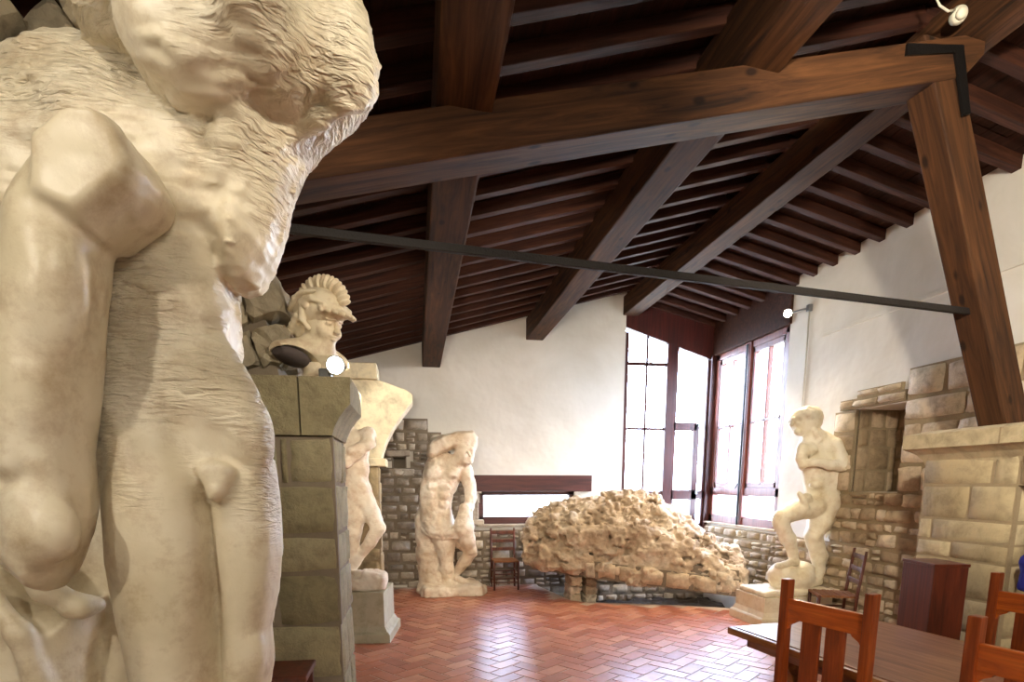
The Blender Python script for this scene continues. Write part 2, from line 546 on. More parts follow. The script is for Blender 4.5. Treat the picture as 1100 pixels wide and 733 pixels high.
# ------------------------------------------------------------------ masonry
def masonry(mb, O, U, V, N, w, h, keep, course=(.12, .2), width=(.14, .36), depth=.05, joint=.018, seed=1,
            rough=.35, courses=None, mi=0, mj=1, tint=(0, 1), corner=.3):
    rnd = random.Random(seed)
    O, U, V, N = Vector(O), Vector(U), Vector(V), Vector(N)
    cells = []
    if courses:
        for v0, v1, us in courses:
            for a, b in zip(us[:-1], us[1:]): cells.append((a, b, v0, v1))
    else:
        v = 0
        while v < h - .02:
            c = rnd.uniform(*course)
            if h - v - c < course[0] * .6: c = h - v
            u = -rnd.uniform(0, width[0])
            while u < w:
                l = rnd.uniform(*width) * (1 if c > sum(course) / 2 else .8)
                if rnd.random() < .22 and c > course[0] * 1.3:     # two small stones one over the other
                    k = rnd.uniform(.4, .6)
                    cells += [(max(u, 0), min(u + l * .7, w), v, v + c * k), (max(u, 0), min(u + l * .7, w), v + c * k, v + c)]
                    u += l * .7
                else:
                    cells.append((max(u, 0), min(u + l, w), v, v + c)); u += l
            v += c
    for (a, b, v0, v1) in cells:
        if b - a < .04 or not keep((a + b) / 2, (v0 + v1) / 2, a, b, v0, v1): continue
        t = rnd.uniform(*tint)
        jit = lambda s=1: rnd.uniform(-1, 1) * joint * .6 * s
        q = [(a + joint / 2 + jit(), v0 + joint / 2 + jit()), (b - joint / 2 + jit(), v0 + joint / 2 + jit()),
             (b - joint / 2 + jit(), v1 - joint / 2 + jit()), (a + joint / 2 + jit(), v1 - joint / 2 + jit())]
        d0 = depth * rnd.uniform(.75, 1.15)
        tx, ty = rnd.uniform(-.2, .2) * depth, rnd.uniform(-.2, .2) * depth
        vs = []
        small = min(b - a, v1 - v0)
        rim = min(.006 + depth * .22, small * .2)
        eu, ev = 1 - 2 * rim / (b - a), 1 - 2 * rim / (v1 - v0)
        for j, pv in enumerate((-1, -ev, -.35, .35, ev, 1)):
            for i, pu in enumerate((-1, -eu, -.35, .35, eu, 1)):
                cu, cv = pu, pv
                r = abs(pu) ** 4 * abs(pv) ** 4
                cu *= 1 - corner * .22 * r * small / (b - a); cv *= 1 - corner * .5 * r * small / (v1 - v0 + 1e-6) * .5
                s_, t_ = (cu + 1) / 2, (cv + 1) / 2
                x = (1 - t_) * ((1 - s_) * q[0][0] + s_ * q[1][0]) + t_ * ((1 - s_) * q[3][0] + s_ * q[2][0])
                y = (1 - t_) * ((1 - s_) * q[0][1] + s_ * q[1][1]) + t_ * ((1 - s_) * q[3][1] + s_ * q[2][1])
                m = max(abs(pu), abs(pv))
                z = 0 if m == 1 else (d0 * (.85 if i in (1, 4) or j in (1, 4) else 1) + rnd.uniform(-1, 1) * rough * depth * .4 + tx * pu + ty * pv)
                if 0 < i < 5 and 0 < j < 5:
                    x += rnd.uniform(-1, 1) * rough * small * .05; y += rnd.uniform(-1, 1) * rough * small * .05
                vs.append(O + U * x + V * y + N * z)
        fs = [(j * 6 + i, j * 6 + i + 1, (j + 1) * 6 + i + 1, (j + 1) * 6 + i) for j in range(5) for i in range(5)]
        if U.cross(V).dot(N) < 0: fs = [f[::-1] for f in fs]
        mb.add(vs, fs, mi, (t, rnd.random(), 0), True)
        bk = depth * .42
        P = lambda x, y, z: O + U * x + V * y + N * z
        mb.hexa([P(a, v0, -.03), P(b, v0, -.03), P(b, v1, -.03), P(a, v1, -.03), P(a, v0, bk), P(b, v0, bk), P(b, v1, bk), P(a, v1, bk)], mj)


# ------------------------------------------------------------------ the room
XR, YB = 4.86, 9.2            # inner faces of the right and the back wall
XL, YF = -3.4, -3.2
RX, RZ = 3.25, 4.5
def roof(x): return RZ - (.27 * (RX - x) if x < RX else .235 * (x - RX))   # underside of the rafters



def wall_blocks(mb, secs, axis, face, thick, top):
    """secs: (a, b, [(z0, z1)]) along the wall; z1 None = up to the roof"""
    for a, b, zs in secs:
        for z0, z1 in zs:
            ta, tb = (top(a), top(b)) if z1 is None else (z1, z1)
            if axis == 'x':
                p = [(a, face, z0), (b, face, z0), (b, face + thick, z0), (a, face + thick, z0),
                     (a, face, ta), (b, face, tb), (b, face + thick, tb), (a, face + thick, ta)]
            else:
                p = [(face, a, z0), (face + thick, a, z0), (face + thick, b, z0), (face, b, z0),
                     (face, a, ta), (face + thick, a, ta), (face + thick, b, tb), (face, b, tb)]
            mb.hexa(p)


rt = lambda x: roof(x) + .1
mb = MB()
wall_blocks(mb, [(XL, -.35, [(-.4, None)]), (-.35, -.15, [(-.4, 1.85), (2.03, None)]), (-.15, .97, [(-.4, None)]),
                 (.97, 2.53, [(-.4, .97), (1.52, None)]), (2.53, RX, [(-.4, None)]), (RX, 3.33, [(-.4, None)]),
                 (3.33, 5.36, [(-.4, .85)])], 'x', YB, .4, rt)
mb.box((-.36, YB + .3, 1.8), (-.14, YB + .42, 2.1))
tag(mb.build('wall_back', WALLP), kind='structure')
rz_ = rt(XR)
mb = MB()
wall_blocks(mb, [(YF, 5.23, [(-.4, rz_)]), (5.23, 5.88, [(-.4, 1.53), (2.43, rz_)]), (5.88, 7.25, [(-.4, rz_)]),
                 (7.25, YB, [(-.4, .98)])], 'y', XR, .5, None)
mb.box((5.36, 5.1, 1.4), (5.5, 6.0, 2.6))
tag(mb.build('wall_right', WALLP), kind='structure')
mb = MB(); mb.box((XL - .3, YF - .3, -.4), (XL, YB + .4, roof(XL) + .1)); tag(mb.build('wall_left', WALLP), kind='structure')
mb = MB()
wall_blocks(mb, [(XL - .3, RX, [(-.4, None)]), (RX, 5.36, [(-.4, None)])], 'x', YF - .3, .3, rt)
tag(mb.build('wall_front', WALLP), kind='structure')

# floor: herringbone terracotta over a slab, cut away where the ruin sits in its pit
PIT = [(1.9, 8.95), (2.13, 7.66), (3.46, 7.2), (4.86, 6.52)]


def in_pit(x, y):
    if x < PIT[0][0]: return False
    for (x0, y0), (x1, y1) in zip(PIT[:-1], PIT[1:]):
        if x0 <= x <= x1: return y > y0 + (y1 - y0) * (x - x0) / (x1 - x0)
    return False


m_, nt, bs = mat('terracotta')
v = coords(nt)
a_ = nd(nt, 'ShaderNodeAttribute', attribute_name='tint')
s_ = nt.nodes.new('ShaderNodeSeparateColor'); nt.links.new(a_.outputs['Color'], s_.inputs[0])
c_ = ramp(nt, s_.outputs[0], [(0, rgb('#a5624a')), (.5, rgb('#bf785c')), (1, rgb('#d3987c'))])
c_ = mixc(nt, .6, c_, ramp(nt, noise(nt, v, 5, 6, .65), [(.3, (.6, .55, .55, 1)), (.6, (1, 1, 1, 1))]), 'MULTIPLY')
nt.links.new(c_, bs.inputs['Base Color'])
rr = nd(nt, 'ShaderNodeMapRange'); rr.inputs[3].default_value = .22; rr.inputs[4].default_value = .42
nt.links.new(noise(nt, v, 3, 4), rr.inputs[0]); nt.links.new(rr.outputs[0], bs.inputs['Roughness'])
bump(nt, bs, noise(nt, v, 14, 4), .25, .01)
TERRA = m_
JOINT = m_plain('floor_joint', '#c9b3a4', .6)
mb = MB()
mb.prism([(x, y, -.004) for x, y in ((XL, YF), (XR, YF), (XR, 6.52), (3.46, 7.2), (2.13, 7.66), (1.9, 8.95), (1.9, YB), (XL, YB))], (0, 0, -.25), 1)
L_, W_ = .29, .145
rnd = random.Random(3)
ca, sa = math.cos(R(38)), math.sin(R(38))


def brick(cx, cy, ang):
    x, y = cx * ca - cy * sa + 1, cx * sa + cy * ca + 4
    if not (XL < x < XR - .0 and .8 < y < YB): return
    a = ang + R(38)
    ux, uy = math.cos(a), math.sin(a)
    l, w = L_ / 2 - .005, W_ / 2 - .005
    cs = []
    for sx, sy in ((-1, -1), (1, -1), (1, 1), (-1, 1)):
        px_, py_ = x + ux * l * sx - uy * w * sy, y + uy * l * sx + ux * w * sy
        if in_pit(px_, py_) or px_ > XR or py_ > YB: return
        cs.append((px_, py_))
    dz = rnd.uniform(-.0015, .001)
    t = (rnd.random(), rnd.random(), 0)
    k = .004
    ctr = Vector((x, y))
    top = [(x + (p[0] - x) * (1 - k / l), y + (p[1] - y) * (1 - k / w * .5), dz) for p in cs]
    mb.hexa([(p[0], p[1], -.012) for p in cs] + top, 0, t)


n_ = 46
for i in range(-n_, n_):
    for j in range(-n_, n_):
        # herringbone: pairs of bricks at right angles, stepped by one width
        x = (i + j) * W_ ; y = (i - j) * W_ * 1.0
        if (i - j) % 2: pass
for k in range(-60, 60):
    for m in range(-30, 30):
        ox, oy = k * W_ + m * 2 * L_ / 2 * 1.0, k * W_ - m * 2 * L_ / 2 * 1.0
        ox, oy = k * W_ + m * L_, k * W_ - m * L_
        brick(ox + L_ / 2, oy + W_ / 2, 0)
        brick(ox + W_ / 2 + L_, oy + W_ - L_ / 2 + 0, PI / 2)
tag(mb.build('floor', [TERRA, JOINT]), kind='structure')
g = SDF((1.75, 6.4, -.5), (5.0, 9.35, -.1), .03)
g.box((3.3, 8, -.42), (1.9, 1.7, .1), rnd=.02); g.rough(.05, 7, 3, 5)
tag(g.build('floor_pit', EARTH), kind='structure')

# ceiling boards
mb = MB(); rnd = random.Random(5)
for side in (0, 1):
    x = RX
    end = 5.45 if side else XL - .3
    while (x < end) if side else (x > end):
        x2 = x + (.17 if side else -.17)
        for y0 in np.arange(YF - .3, 10.0, 2.6):
            dz = rnd.uniform(0, .006); y1 = min(y0 + 2.595, 9.95)
            xa, xb = min(x, x2) + .002, max(x, x2) - .002
            za, zb = (roof(xa) + .1 + dz, roof(xb) + .1 + dz)
            mb.hexa([(xa, y0, za), (xb, y0, zb), (xb, y1, zb), (xa, y1, za), (xa, y0, za + .03), (xb, y0, zb + .03), (xb, y1, zb + .03), (xa, y1, za + .03)], 0, (rnd.random(), 0, 0))
        x = x2
mb.prism([(XL - .4, YF - .4, roof(XL - .4) + .14), (RX, YF - .4, RZ + .14), (5.5, YF - .4, roof(5.5) + .14), (5.5, YF - .4, roof(5.5) + .24), (RX, YF - .4, RZ + .26), (XL - .4, YF - .4, roof(XL - .4) + .24)], (0, 10.4 - YF, 0))
tag(mb.build('ceiling', BOARD), kind='structure')


def timber(name, p0, p1, w, h, material, parent=None, bev=.008, up=(0, 0, 1), seg=1):
    """a squared timber whose own x axis runs along it"""
    p0, p1 = Vector(p0), Vector(p1); d = p1 - p0
    mb = MB(); mb.cbox((0, -w / 2, -h / 2), (d.length, w / 2, h / 2), bev)
    o = mb.build(name, material, parent)
    x = d.normalized(); y = Vector(up).cross(x).normalized(); z = x.cross(y)
    o.matrix_local = Matrix.Translation(p0) @ Matrix((x, y, z)).transposed().to_4x4()
    return o


# rafters
ys = [6.83 + .345 * k for k in range(-29, 10)]
for side, x1, lab in ((0, XL - .2, 'thin dark rafter running down the long left roof slope to the eave'), (1, 5.4, 'thin dark rafter running down the short right roof slope onto the white wall')):
    first = None
    for y in ys:
        if first is None:
            first = o = timber('rafter', (RX, y, roof(RX) + .05), (x1, y, roof(x1) + .05), .085, .1, RAFT)
            tag(o, lab, 'rafter', 'rafters of the left roof slope' if not side else 'rafters of the right roof slope')
        else:
            o = first.copy(); COL.objects.link(o); o.location.y = y

for x, zb, w, lab in ((.27, 3.36, .27, 'squared roof beam nearest the helmeted bust, end on the white wall above it'),
                      (1.86, 3.81, .27, 'middle one of three long roof beams, ending above the low strip window'),
                      (3.4, 4.235, .25, 'long ridge beam ending beside the top of the tall corner window')):
    zt = roof(x) + (.0 if x < 3 else .05)
    o = timber('roof_beam', (x, YF, (zb + zt) / 2), (x, YB + .02, (zb + zt) / 2), w, zt - zb, BEAM, bev=.014)
    tag(o, lab, 'roof beam', 'long beams carrying the rafters')

# truss: stands at a slight angle to the back wall
TA = math.atan(.125)
TX, TY = 3.3, 3.4                        # origin of the truss frame: local x runs along the truss
t = thing('roof_truss', (TX, TY, 4.1), 'big slanting timber truss with leaning post and thin iron tie rod', 'roof truss', rz=TA)
BT = lambda x: 4.25 + x * .283           # top of the slanting beam over local x


def oriented(name, prof2, y0, y1, origin, ang, material, parent, bev=.01):
    """prism from an outline in x/z, own x axis turned by ang in the x-z plane (for the grain)"""
    ox, oz = origin; c, s = math.cos(ang), math.sin(ang)
    mb = MB()
    mb.prism([((x - ox) * c + (z - oz) * s, y0, -(x - ox) * s + (z - oz) * c) for x, z in prof2], (0, y1 - y0, 0))
    o = mb.build(name, material, parent, bevel=bev)
    o.matrix_local = Matrix.Translation((ox, 0, oz - parent.location.z)) @ Matrix.Rotation(-ang, 4, 'Y')
    return o


oriented('slanting_beam', [(-6.4, BT(-6.4)), (-6.4, BT(-6.4) - .225), (0, BT(0) - .225), (.14, BT(.14) - .12), (.14, BT(.14))], 0, .235, (-6.4, BT(-6.4)), math.atan(.283), BEAM, t)
PX = lambda z: .22 + (3.084 - z) * .49
oriented('leaning_post', [(PX(4.2), 4.2), (PX(4.2) + .25, 4.2), (PX(2.02) + .25, 2.02), (PX(2.02), 2.02)][::-1], .012, .2, (PX(2.02), 2.02), math.atan2(-1, .49) + PI, BEAM, t)
mb = MB()
for pr in ([(-.47, 4.105), (-.47, 4.045), (-.11, 4.125), (-.05, 4.175)], [(-.11, 4.125), (-.05, 4.175), (.065, 3.83), (.01, 3.81)]):
    mb.prism([(a, -.014, b) for a, b in pr], (0, .016, 0))
o = mb.build('corner_strap', IRON, t); o.location = (0, 0, -t.location.z); o['label'] = 'black iron corner strap'
o = timber('tie_rod', (.42, .1, 2.757 - t.location.z), (-6.4, .1, 2.80 - t.location.z), .03, .04, RODM, t, .004)
o['label'] = 'thin black iron tie rod'

# ------------------------------------------------------------------ windows
def bars(mb, rects, d0, d1, axis, mi=0):
    """rects (a0,a1,z0,z1) in the wall's own plane"""
    for a0, a1, z0, z1 in rects:
        if axis == 'x': mb.cbox((a0, d0, z0), (a1, d1, z1), .006, mi)
        else: mb.cbox((d0, a0, z0), (d1, a1, z1), .006, mi)


w1 = D.objects.new('window_1', None); COL.objects.link(w1); w1.location = (1.75, YB, 1.2); tag(w1, kind='structure')
def sub(mb, name, m, par, lab=None):
    o = mb.build(name, m, par); o.location = -Vector(par.location)
    if lab: o['label'] = lab
    return o
mb = MB(); bars(mb, [(.97, 1.05, .96, 1.52), (2.45, 2.53, .96, 1.52), (.97, 2.53, 1.44, 1.52), (.97, 2.53, .96, 1.1)], YB + .02, YB + .12, 'x')
sub(mb, 'window_frame', FRAMEX, w1)
mb = MB(); mb.box((1.0, YB + .06, 1.0), (2.5, YB + .066, 1.5)); sub(mb, 'pane', GLASS, w1)
mb = MB(); mb.cbox((.80, YB - .09, 1.5), (2.8, YB + .15, 1.755), .01); sub(mb, 'lintel', FRAMEX, w1)

# tall corner window, part in the back wall: the top follows the roof
w2 = D.objects.new('window_2', None); COL.objects.link(w2); w2.location = (4.1, YB, .85); tag(w2, kind='structure')
GT = lambda x: 4.06 - (x - 3.36) * .30
mb = MB()
y0, y1 = YB + .03, YB + .11
bars(mb, [(3.33, 3.40, .85, 4.0), (4.76, 4.9, .85, 3.62), (3.33, 4.86, 1.37, 1.5), (3.33, 4.86, .85, .95)], y0, y1, 'x')
bars(mb, [(4.05, 4.24, .85, 3.84)], y0 - .02, y1, 'x')
mb.prism([(3.33, y0 - .01, GT(3.33)), (4.86, y0 - .01, GT(4.86)), (4.86, y0 - .01, roof(4.86) + .1), (3.33, y0 - .01, rt(3.33))][::-1], (0, .1, 0))
bars(mb, [(4.56, 4.66, .85, 2.6), (4.2, 4.62, 2.49, 2.62), (4.2, 4.66, 1.36, 1.52)], y0 - .02, y1, 'x')
sub(mb, 'window_frame', FRAMEW, w2)
mb = MB()
bars(mb, [(3.70, 3.735, 1.45, 3.98), (3.36, 4.1, 2.49, 2.53), (3.36, 4.1, 3.50, 3.55)], y0 + .01, y1 - .02, 'x')
sub(mb, 'glazing_bar', FRAMEW, w2)
mb = MB(); mb.box((3.35, YB + .06, .88), (4.84, YB + .066, 4.1)); sub(mb, 'pane', GLASS, w2)
mb = MB()
for z in (1.05, 1.45, 2.55): mb.cbox((4.63, y0 - .04, z), (4.67, y0 - .018, z + .07), .004)
sub(mb, 'hinge', STEEL, w2)

# part in the right wall: two casements of four lights over low lights
w3 = D.objects.new('window_3', None); COL.objects.link(w3); w3.location = (XR, 8.2, .98); tag(w3, kind='structure')
x0, x1 = XR + .02, XR + .11
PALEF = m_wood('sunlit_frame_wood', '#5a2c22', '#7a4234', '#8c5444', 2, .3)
mb = MB()
bars(mb, [(7.25, 7.36, .98, 3.67), (9.06, 9.2, .98, 3.67), (7.25, 9.2, .98, 1.12), (7.25, 9.2, 3.58, 3.67), (7.25, 9.2, 1.44, 1.56)], x0, x1, 'y')
bars(mb, [(8.14, 8.3, .98, 3.67)], x0 - .02, x1, 'y')
sub(mb, 'window_frame', PALEF, w3)
for a, b in ((8.3, 9.06), (7.36, 8.14)):
    c = (a + b) / 2
    mb = MB()
    bars(mb, [(a, a + .06, 1.56, 3.58), (b - .06, b, 1.56, 3.58), (a, b, 1.56, 1.64), (a, b, 3.5, 3.58), (c - .018, c + .018, 1.6, 3.55), (a, b, 2.5, 2.54)], x0 + .01, x1 - .01, 'y')
    sub(mb, 'casement', PALEF, w3)
    mb = MB(); mb.box((XR + .06, a, 1.0), (XR + .066, b, 3.6)); sub(mb, 'pane', GLASS, w3)
mb = MB(); mb.cbox((x0 - .05, 8.20, 1.0), (x0 - .03, 8.23, 3.64), .004); mb.tube([(x0 - .06, 8.215, 1.62), (x0 - .1, 8.215, 1.55)], .008)
sub(mb, 'window_bolt', IRON, w3)
mb = MB(); mb.cbox((XR - .03, 7.22, 3.67), (XR + .3, YB + .1, rz_), .01); sub(mb, 'header_board', RAFT, w3)
# corner post between the two
mb = MB(); mb.cbox((4.80, YB - .03, .85), (4.95, YB + .12, 3.7), .01); tag(mb.build('trim_1', FRAMEW), kind='structure')

# ------------------------------------------------------------------ bare stone left showing on the plaster walls
mb = MB()


def keep_back(u, v, a, b, v0, v1):
    x = XL + u
    v, v0, v1 = v - .35, v0 - .35, v1 - .35
    if v1 < .05 and x < 1.9: return False
    if 1.75 < v1 and v0 < 2.1 and XL + a < -.17 and XL + b > -.33: return not (v0 < 2.0 and v1 > 1.88)
    top = 2.56 if x < .05 else 2.42 if x < .33 else 2.2 - (x - .33) * 1.3 if x < .75 else 1.55 if x < .93 else .96
    return v1 < top + .06


masonry(mb, (XL, YB, -.35), (1, 0, 0), (0, 0, 1), (0, -1, 0), XR - XL, 2.95, keep_back, (.1, .19), (.13, .34), .085, .02, 11)
for q in ((-.36, -.14, 1.83, 1.86), (-.36, -.14, 2.02, 2.05), (-.36, -.34, 1.83, 2.05), (-.16, -.14, 1.83, 2.05)):
    mb.box((q[0], YB - .03, q[2]), (q[1], YB + .3, q[3]), 1)
mb.box((-.36, YB + .26, 1.83), (-.14, YB + .29, 2.05), 1)
mb.cbox((-.42, YB - .07, 1.74), (-.24, YB, 1.845), .02, 0, (.4, .5, 0)); mb.cbox((-.22, YB - .075, 1.74), (-.02, YB, 1.845), .02, 0, (.7, .5, 0)); mb.cbox((-.44, YB - .08, 2.035), (-.08, YB, 2.12), .02, 0, (.55, .5, 0))
mb.cbox((.93, YB - .09, .95), (3.34, YB + .05, .985), .008, 0, (.6, .5, 0))
# squared stones that frame the left side of the strip window
mb.cbox((.80, YB - .1, .99), (.96, YB + .02, 1.49), .02, 0, (.5, .5, 0)); mb.cbox((.86, YB - .14, .985), (1.04, YB + .02, 1.06), .015, 0, (.8, .5, 0))
tag(mb.build('trim_2', [RUBBLE, MORTAR]), 'low rubble stone facing along the back wall', kind='structure')

mb = MB()


def keep_right(u, v, a, b, v0, v1):
    y = YB - u
    ya, yb = YB - b, YB - a
    if y > 6.28: return v1 < 1.0
    if yb > 5.25 and ya < 5.86 and v1 > 1.56 and v0 < 2.42: return False
    top = 2.46 if y > 5.9 else 2.6 if y > 5.2 else 2.72
    return v1 < top + .03


masonry(mb, (XR, YB, 0), (0, -1, 0), (0, 0, 1), (-1, 0, 0), YB - 3.6, 1.53, lambda u, v, a, b, v0, v1: keep_right(u, v, a, b, v0, v1), (.1, .17), (.14, .34), .07, .02, 23)
cs = []
v = 1.53
for hh, seed in ((.24, 1), (.2, 2), (.22, 3), (.24, 4)):
    cs.append((v, v + hh, [YB - 6.22, YB - 5.89])); v += hh
z = 1.53
for hh, us in ((.27, [5.22, 4.95, 4.5, 4.0]), (.22, [5.22, 4.7, 4.3, 4.0]), (.2, [5.22, 5.0, 4.6, 4.2]), (.23, [5.22, 4.55, 4.35, 3.9])):
    cs.append((z, z + hh, [YB - q for q in us])); z += hh
cs += [(2.44, 2.55, [YB - q for q in (6.15, 5.95, 5.6, 5.24)]), (2.55, 2.63, [YB - q for q in (5.9, 5.6, 5.3)]), (2.45, 2.74, [YB - q for q in (5.22, 4.8, 4.45, 4.1)])]
masonry(mb, (XR, YB, 0), (0, -1, 0), (0, 0, 1), (-1, 0, 0), 9, 3, lambda *a: True, depth=.085, seed=4, courses=cs, tint=(.3, 1))
# inside of the niche
masonry(mb, (XR, 5.88, 1.53), (1, 0, 0), (0, 0, 1), (0, -1, 0), .5, .9, lambda *a: True, (.2, .26), (.2, .3), .02, .012, 5, tint=(0, .5))
masonry(mb, (5.36, 5.88, 1.53), (0, -1, 0), (0, 0, 1), (-1, 0, 0), .65, .9, lambda *a: True, (.12, .2), (.14, .25), .03, .015, 6, tint=(0, .5))
masonry(mb, (XR, 5.23, 1.53), (1, 0, 0), (0, 0, 1), (0, 1, 0), .5, .9, lambda *a: True, (.2, .26), (.2, .3), .02, .012, 7, tint=(0, .5))
mb.cbox((XR - .06, 7.2, .975), (XR + .1, YB, 1.0), .01, 0, (.6, .5, 0))
tag(mb.build('trim_3', [RUBBLE_W, MORTAR_L]), 'rubble stone facing around the square niche', kind='structure')
# plaster ledge on the right wall
mb = MB(); mb.cbox((XR - .02, 3.0, 3.36), (XR + .02, 6.6, 3.40), .008); tag(mb.build('trim_4', WALLP), kind='structure')

# ------------------------------------------------------------------ stone fireplace against the right wall
t = thing('stone_fireplace', (4.2, 3.6, 0), 'tall dressed stone fireplace side with a projecting moulded hood', 'fireplace')
FX = 3.93; FY = 4.0
mb = MB()
mb.box((FX + .02, 3.3, 0), (XR, FY - .02, 1.82), 1)
cs = []
rnd = random.Random(9)
for i, (z0, z1) in enumerate(((0, .3), (.3, .56), (.56, .8), (.8, 1.07), (1.07, 1.2), (1.2, 1.36), (1.36, 1.61), (1.61, 1.82))):
    us = [0, rnd.choice((.12, .3, .4, .55)), .73]
    cs.append((z0, z1, us))
masonry(mb, (FX, FY, 0), (0, -1, 0), (0, 0, 1), (-1, 0, 0), 1, 2, lambda *a: True, depth=.02, joint=.008, seed=2, courses=cs, rough=.3, corner=.1)
masonry(mb, (XR, FY, 0), (-1, 0, 0), (0, 0, 1), (0, 1, 0), 1, 2, lambda *a: True, depth=.02, joint=.008, seed=3, courses=[(a, b, [.0, .5, .93]) for a, b, c in cs], rough=.3, corner=.1)
masonry(mb, (FX, 3.3, 0), (1, 0, 0), (0, 0, 1), (0, -1, 0), 1, 2, lambda *a: True, depth=.02, joint=.008, seed=8, courses=[(a, b, [.0, .5, .9]) for a, b, c in cs[:-1]], rough=.3, corner=.1)
sub(mb, 'jamb', [DRESSED, MORTAR_L], t)
mb = MB()
mb.box((FX + .02, 1.3, 1.61), (XR, 3.28, 1.82), 1)
masonry(mb, (FX, 3.27, 0), (0, -1, 0), (0, 0, 1), (-1, 0, 0), 1, 2, lambda *a: True, depth=.02, joint=.008, seed=12, courses=[(1.61, 1.82, [0, .8, 1.5, 2])], rough=.3, corner=.1)
sub(mb, 'mantel_beam', [DRESSED, MORTAR_L], t)
mb = MB()
# moulded hood: slab and hollow moulding, profile swept round the corner
prof = [(0, 1.72), (.005, 1.76), (.02, 1.80), (.05, 1.84), (.09, 1.87), (.12, 1.885), (.12, 1.99), (.0, 2.02), (-.3, 2.02)]
def ringp(o_, z):
    return [(FX - o_, 1.3, z), (FX - o_, 3.35, z), (FX - o_, FY + o_, z), (XR, FY + o_, z)]
rows = [ringp(o_, z) for o_, z in prof]
vs = [p for r_ in rows for p in r_]
fs = [(i * 4 + k, i * 4 + k + 1, (i + 1) * 4 + k + 1, (i + 1) * 4 + k) for i in range(len(prof) - 1) for k in range(3)]
mb.add(vs, [f[::-1] for f in fs], 0, (.75, .3, 0))
mb.box((FX + .02, 1.32, 1.8), (XR, FY - .01, 2.015), 0, (.6, .3, 0))
mb.box((FX - .123, 3.335, 1.884), (FX - .05, 3.345, 1.99), 1)
sub(mb, 'hood_moulding', [DRESSED, MORTAR_L], t)
mb = MB(); mb.cbox((FX + .45, 1.3, 0), (XR, 3.28, 1.6), .01); sub(mb, 'fireback', MORTAR, t)
g = SDF((3.72, 2.85, .7), (4.3, 3.35, 1.62), .012)
g.chain([(4.06, 3.14, 1.58, .03), (4.0, 3.08, 1.3, .04), (3.905, 3.1, 1.1, .055), (3.895, 3.1, .98, .05)]); g.rough(.012, 14, 3, 2)
o = g.build('blue_cloth', BLUE); tag(o, 'dark blue cloth hanging inside the fireplace opening', 'cloth')


# ------------------------------------------------------------------ left: stone pillar, broken arch, bust
PXR, PY0, PY1, PXL = -.385, 2.9, 3.42, -1.25
t = thing('stone_pillar', (-.8, 3.15, 0), 'olive grey stone block pillar behind the large nude torso', 'pillar')
mb = MB()
mb.box((PXL, PY0 + .015, 0), (PXR - .012, PY1, 1.84), 1)
zs = [0, .27, .5, .73, .90, 1.125, 1.285, 1.525, 1.625, 1.84]
splits = [[-1.25, -.9, -.62, PXR], [-1.25, -.8, -.385], [-1.25, -1.0, -.7, -.55, PXR], [-1.25, -.95, -.75, PXR], [-1.25, -.97, -.68, -.62, -.385],
          [-1.25, -.9, -.385], [-1.25, -.95, -.66, -.56, -.385], [-1.25, -.85, -.385], [-1.25, -.9, -.66, -.53, -.385]]
zs = [at(330, p, PY0).z for p in (733, 673, 617, 576, 521, 465)]
zs = [0, .22, .42] + zs[:1] + zs[1:]
zs[-1] = 1.84
cs = []
for i, (z0, z1) in enumerate(zip(zs[:-1], zs[1:])):
    cs.append((z0, z1, [x - PXL for x in splits[i % len(splits)]]))
cs[3] = (cs[3][0], cs[3][1], [0, .3, .86 - .0])
cs[4] = (cs[4][0], cs[4][1], [0, .35, .56, .865])
cs[5] = (cs[5][0], cs[5][1], [0, .3, .865])
cs[6] = (cs[6][0], cs[6][1], [0, .4, .865])
cs[7] = (cs[7][0], cs[7][1], [0, .3, .62, .66, .865])
masonry(mb, (PXL, PY0 + .02, 0), (1, 0, 0), (0, 0, 1), (0, -1, 0), 1, 2, lambda *a: True, depth=.026, joint=.009, seed=21, courses=cs, rough=.6)
masonry(mb, (PXR - .02, PY0 + .018, 0), (0, 1, 0), (0, 0, 1), (1, 0, 0), 1, 2, lambda *a: True, depth=.022, joint=.008, seed=22, courses=[(a, b, [0, .22 + .06 * (i % 3), .5]) for i, (a, b, c) in enumerate(cs)], rough=.25, corner=.15, tint=(.4, 1))
sub(mb, 'shaft', [ASHLAR, MORTAR], t)
mb = MB()
pr = [(PXL - .02, 1.845), (PXR, 1.845), (PXR + .012, 1.88), (PXR + .035, 1.925), (PXR + .065, 1.965), (PXR + .09, 1.99), (PXR + .094, 2.11), (PXL - .02, 2.11)]
k = 6
for xa, xb, tt in ((None, -.53, .45), (-.522, None, .55)):
    p = [q for q in pr]
    if xa is None: p = [(PXL - .02, 1.845), (xb, 1.845), (xb, 2.11), (PXL - .02, 2.11)]
    else: p = [(xa, 1.845)] + pr[1:7] + [(xa, 2.11)]
    mb.prism([(a, PY0 - .015, b) for a, b in p][::1], (0, PY1 - PY0 + .03, 0), 0, (tt, .5, 0))
sub(mb, 'capital', [ASHLAR, MORTAR], t)

# the broken arch that rises from the pillar: rough stones set on the slant
AC = (-2.62, 1.75); t = thing('broken_arch', (-.8, 3.3, 2.11), 'rough grey broken arch rising from the pillar behind the bust', 'arch')
mb = MB(); rnd = random.Random(12)


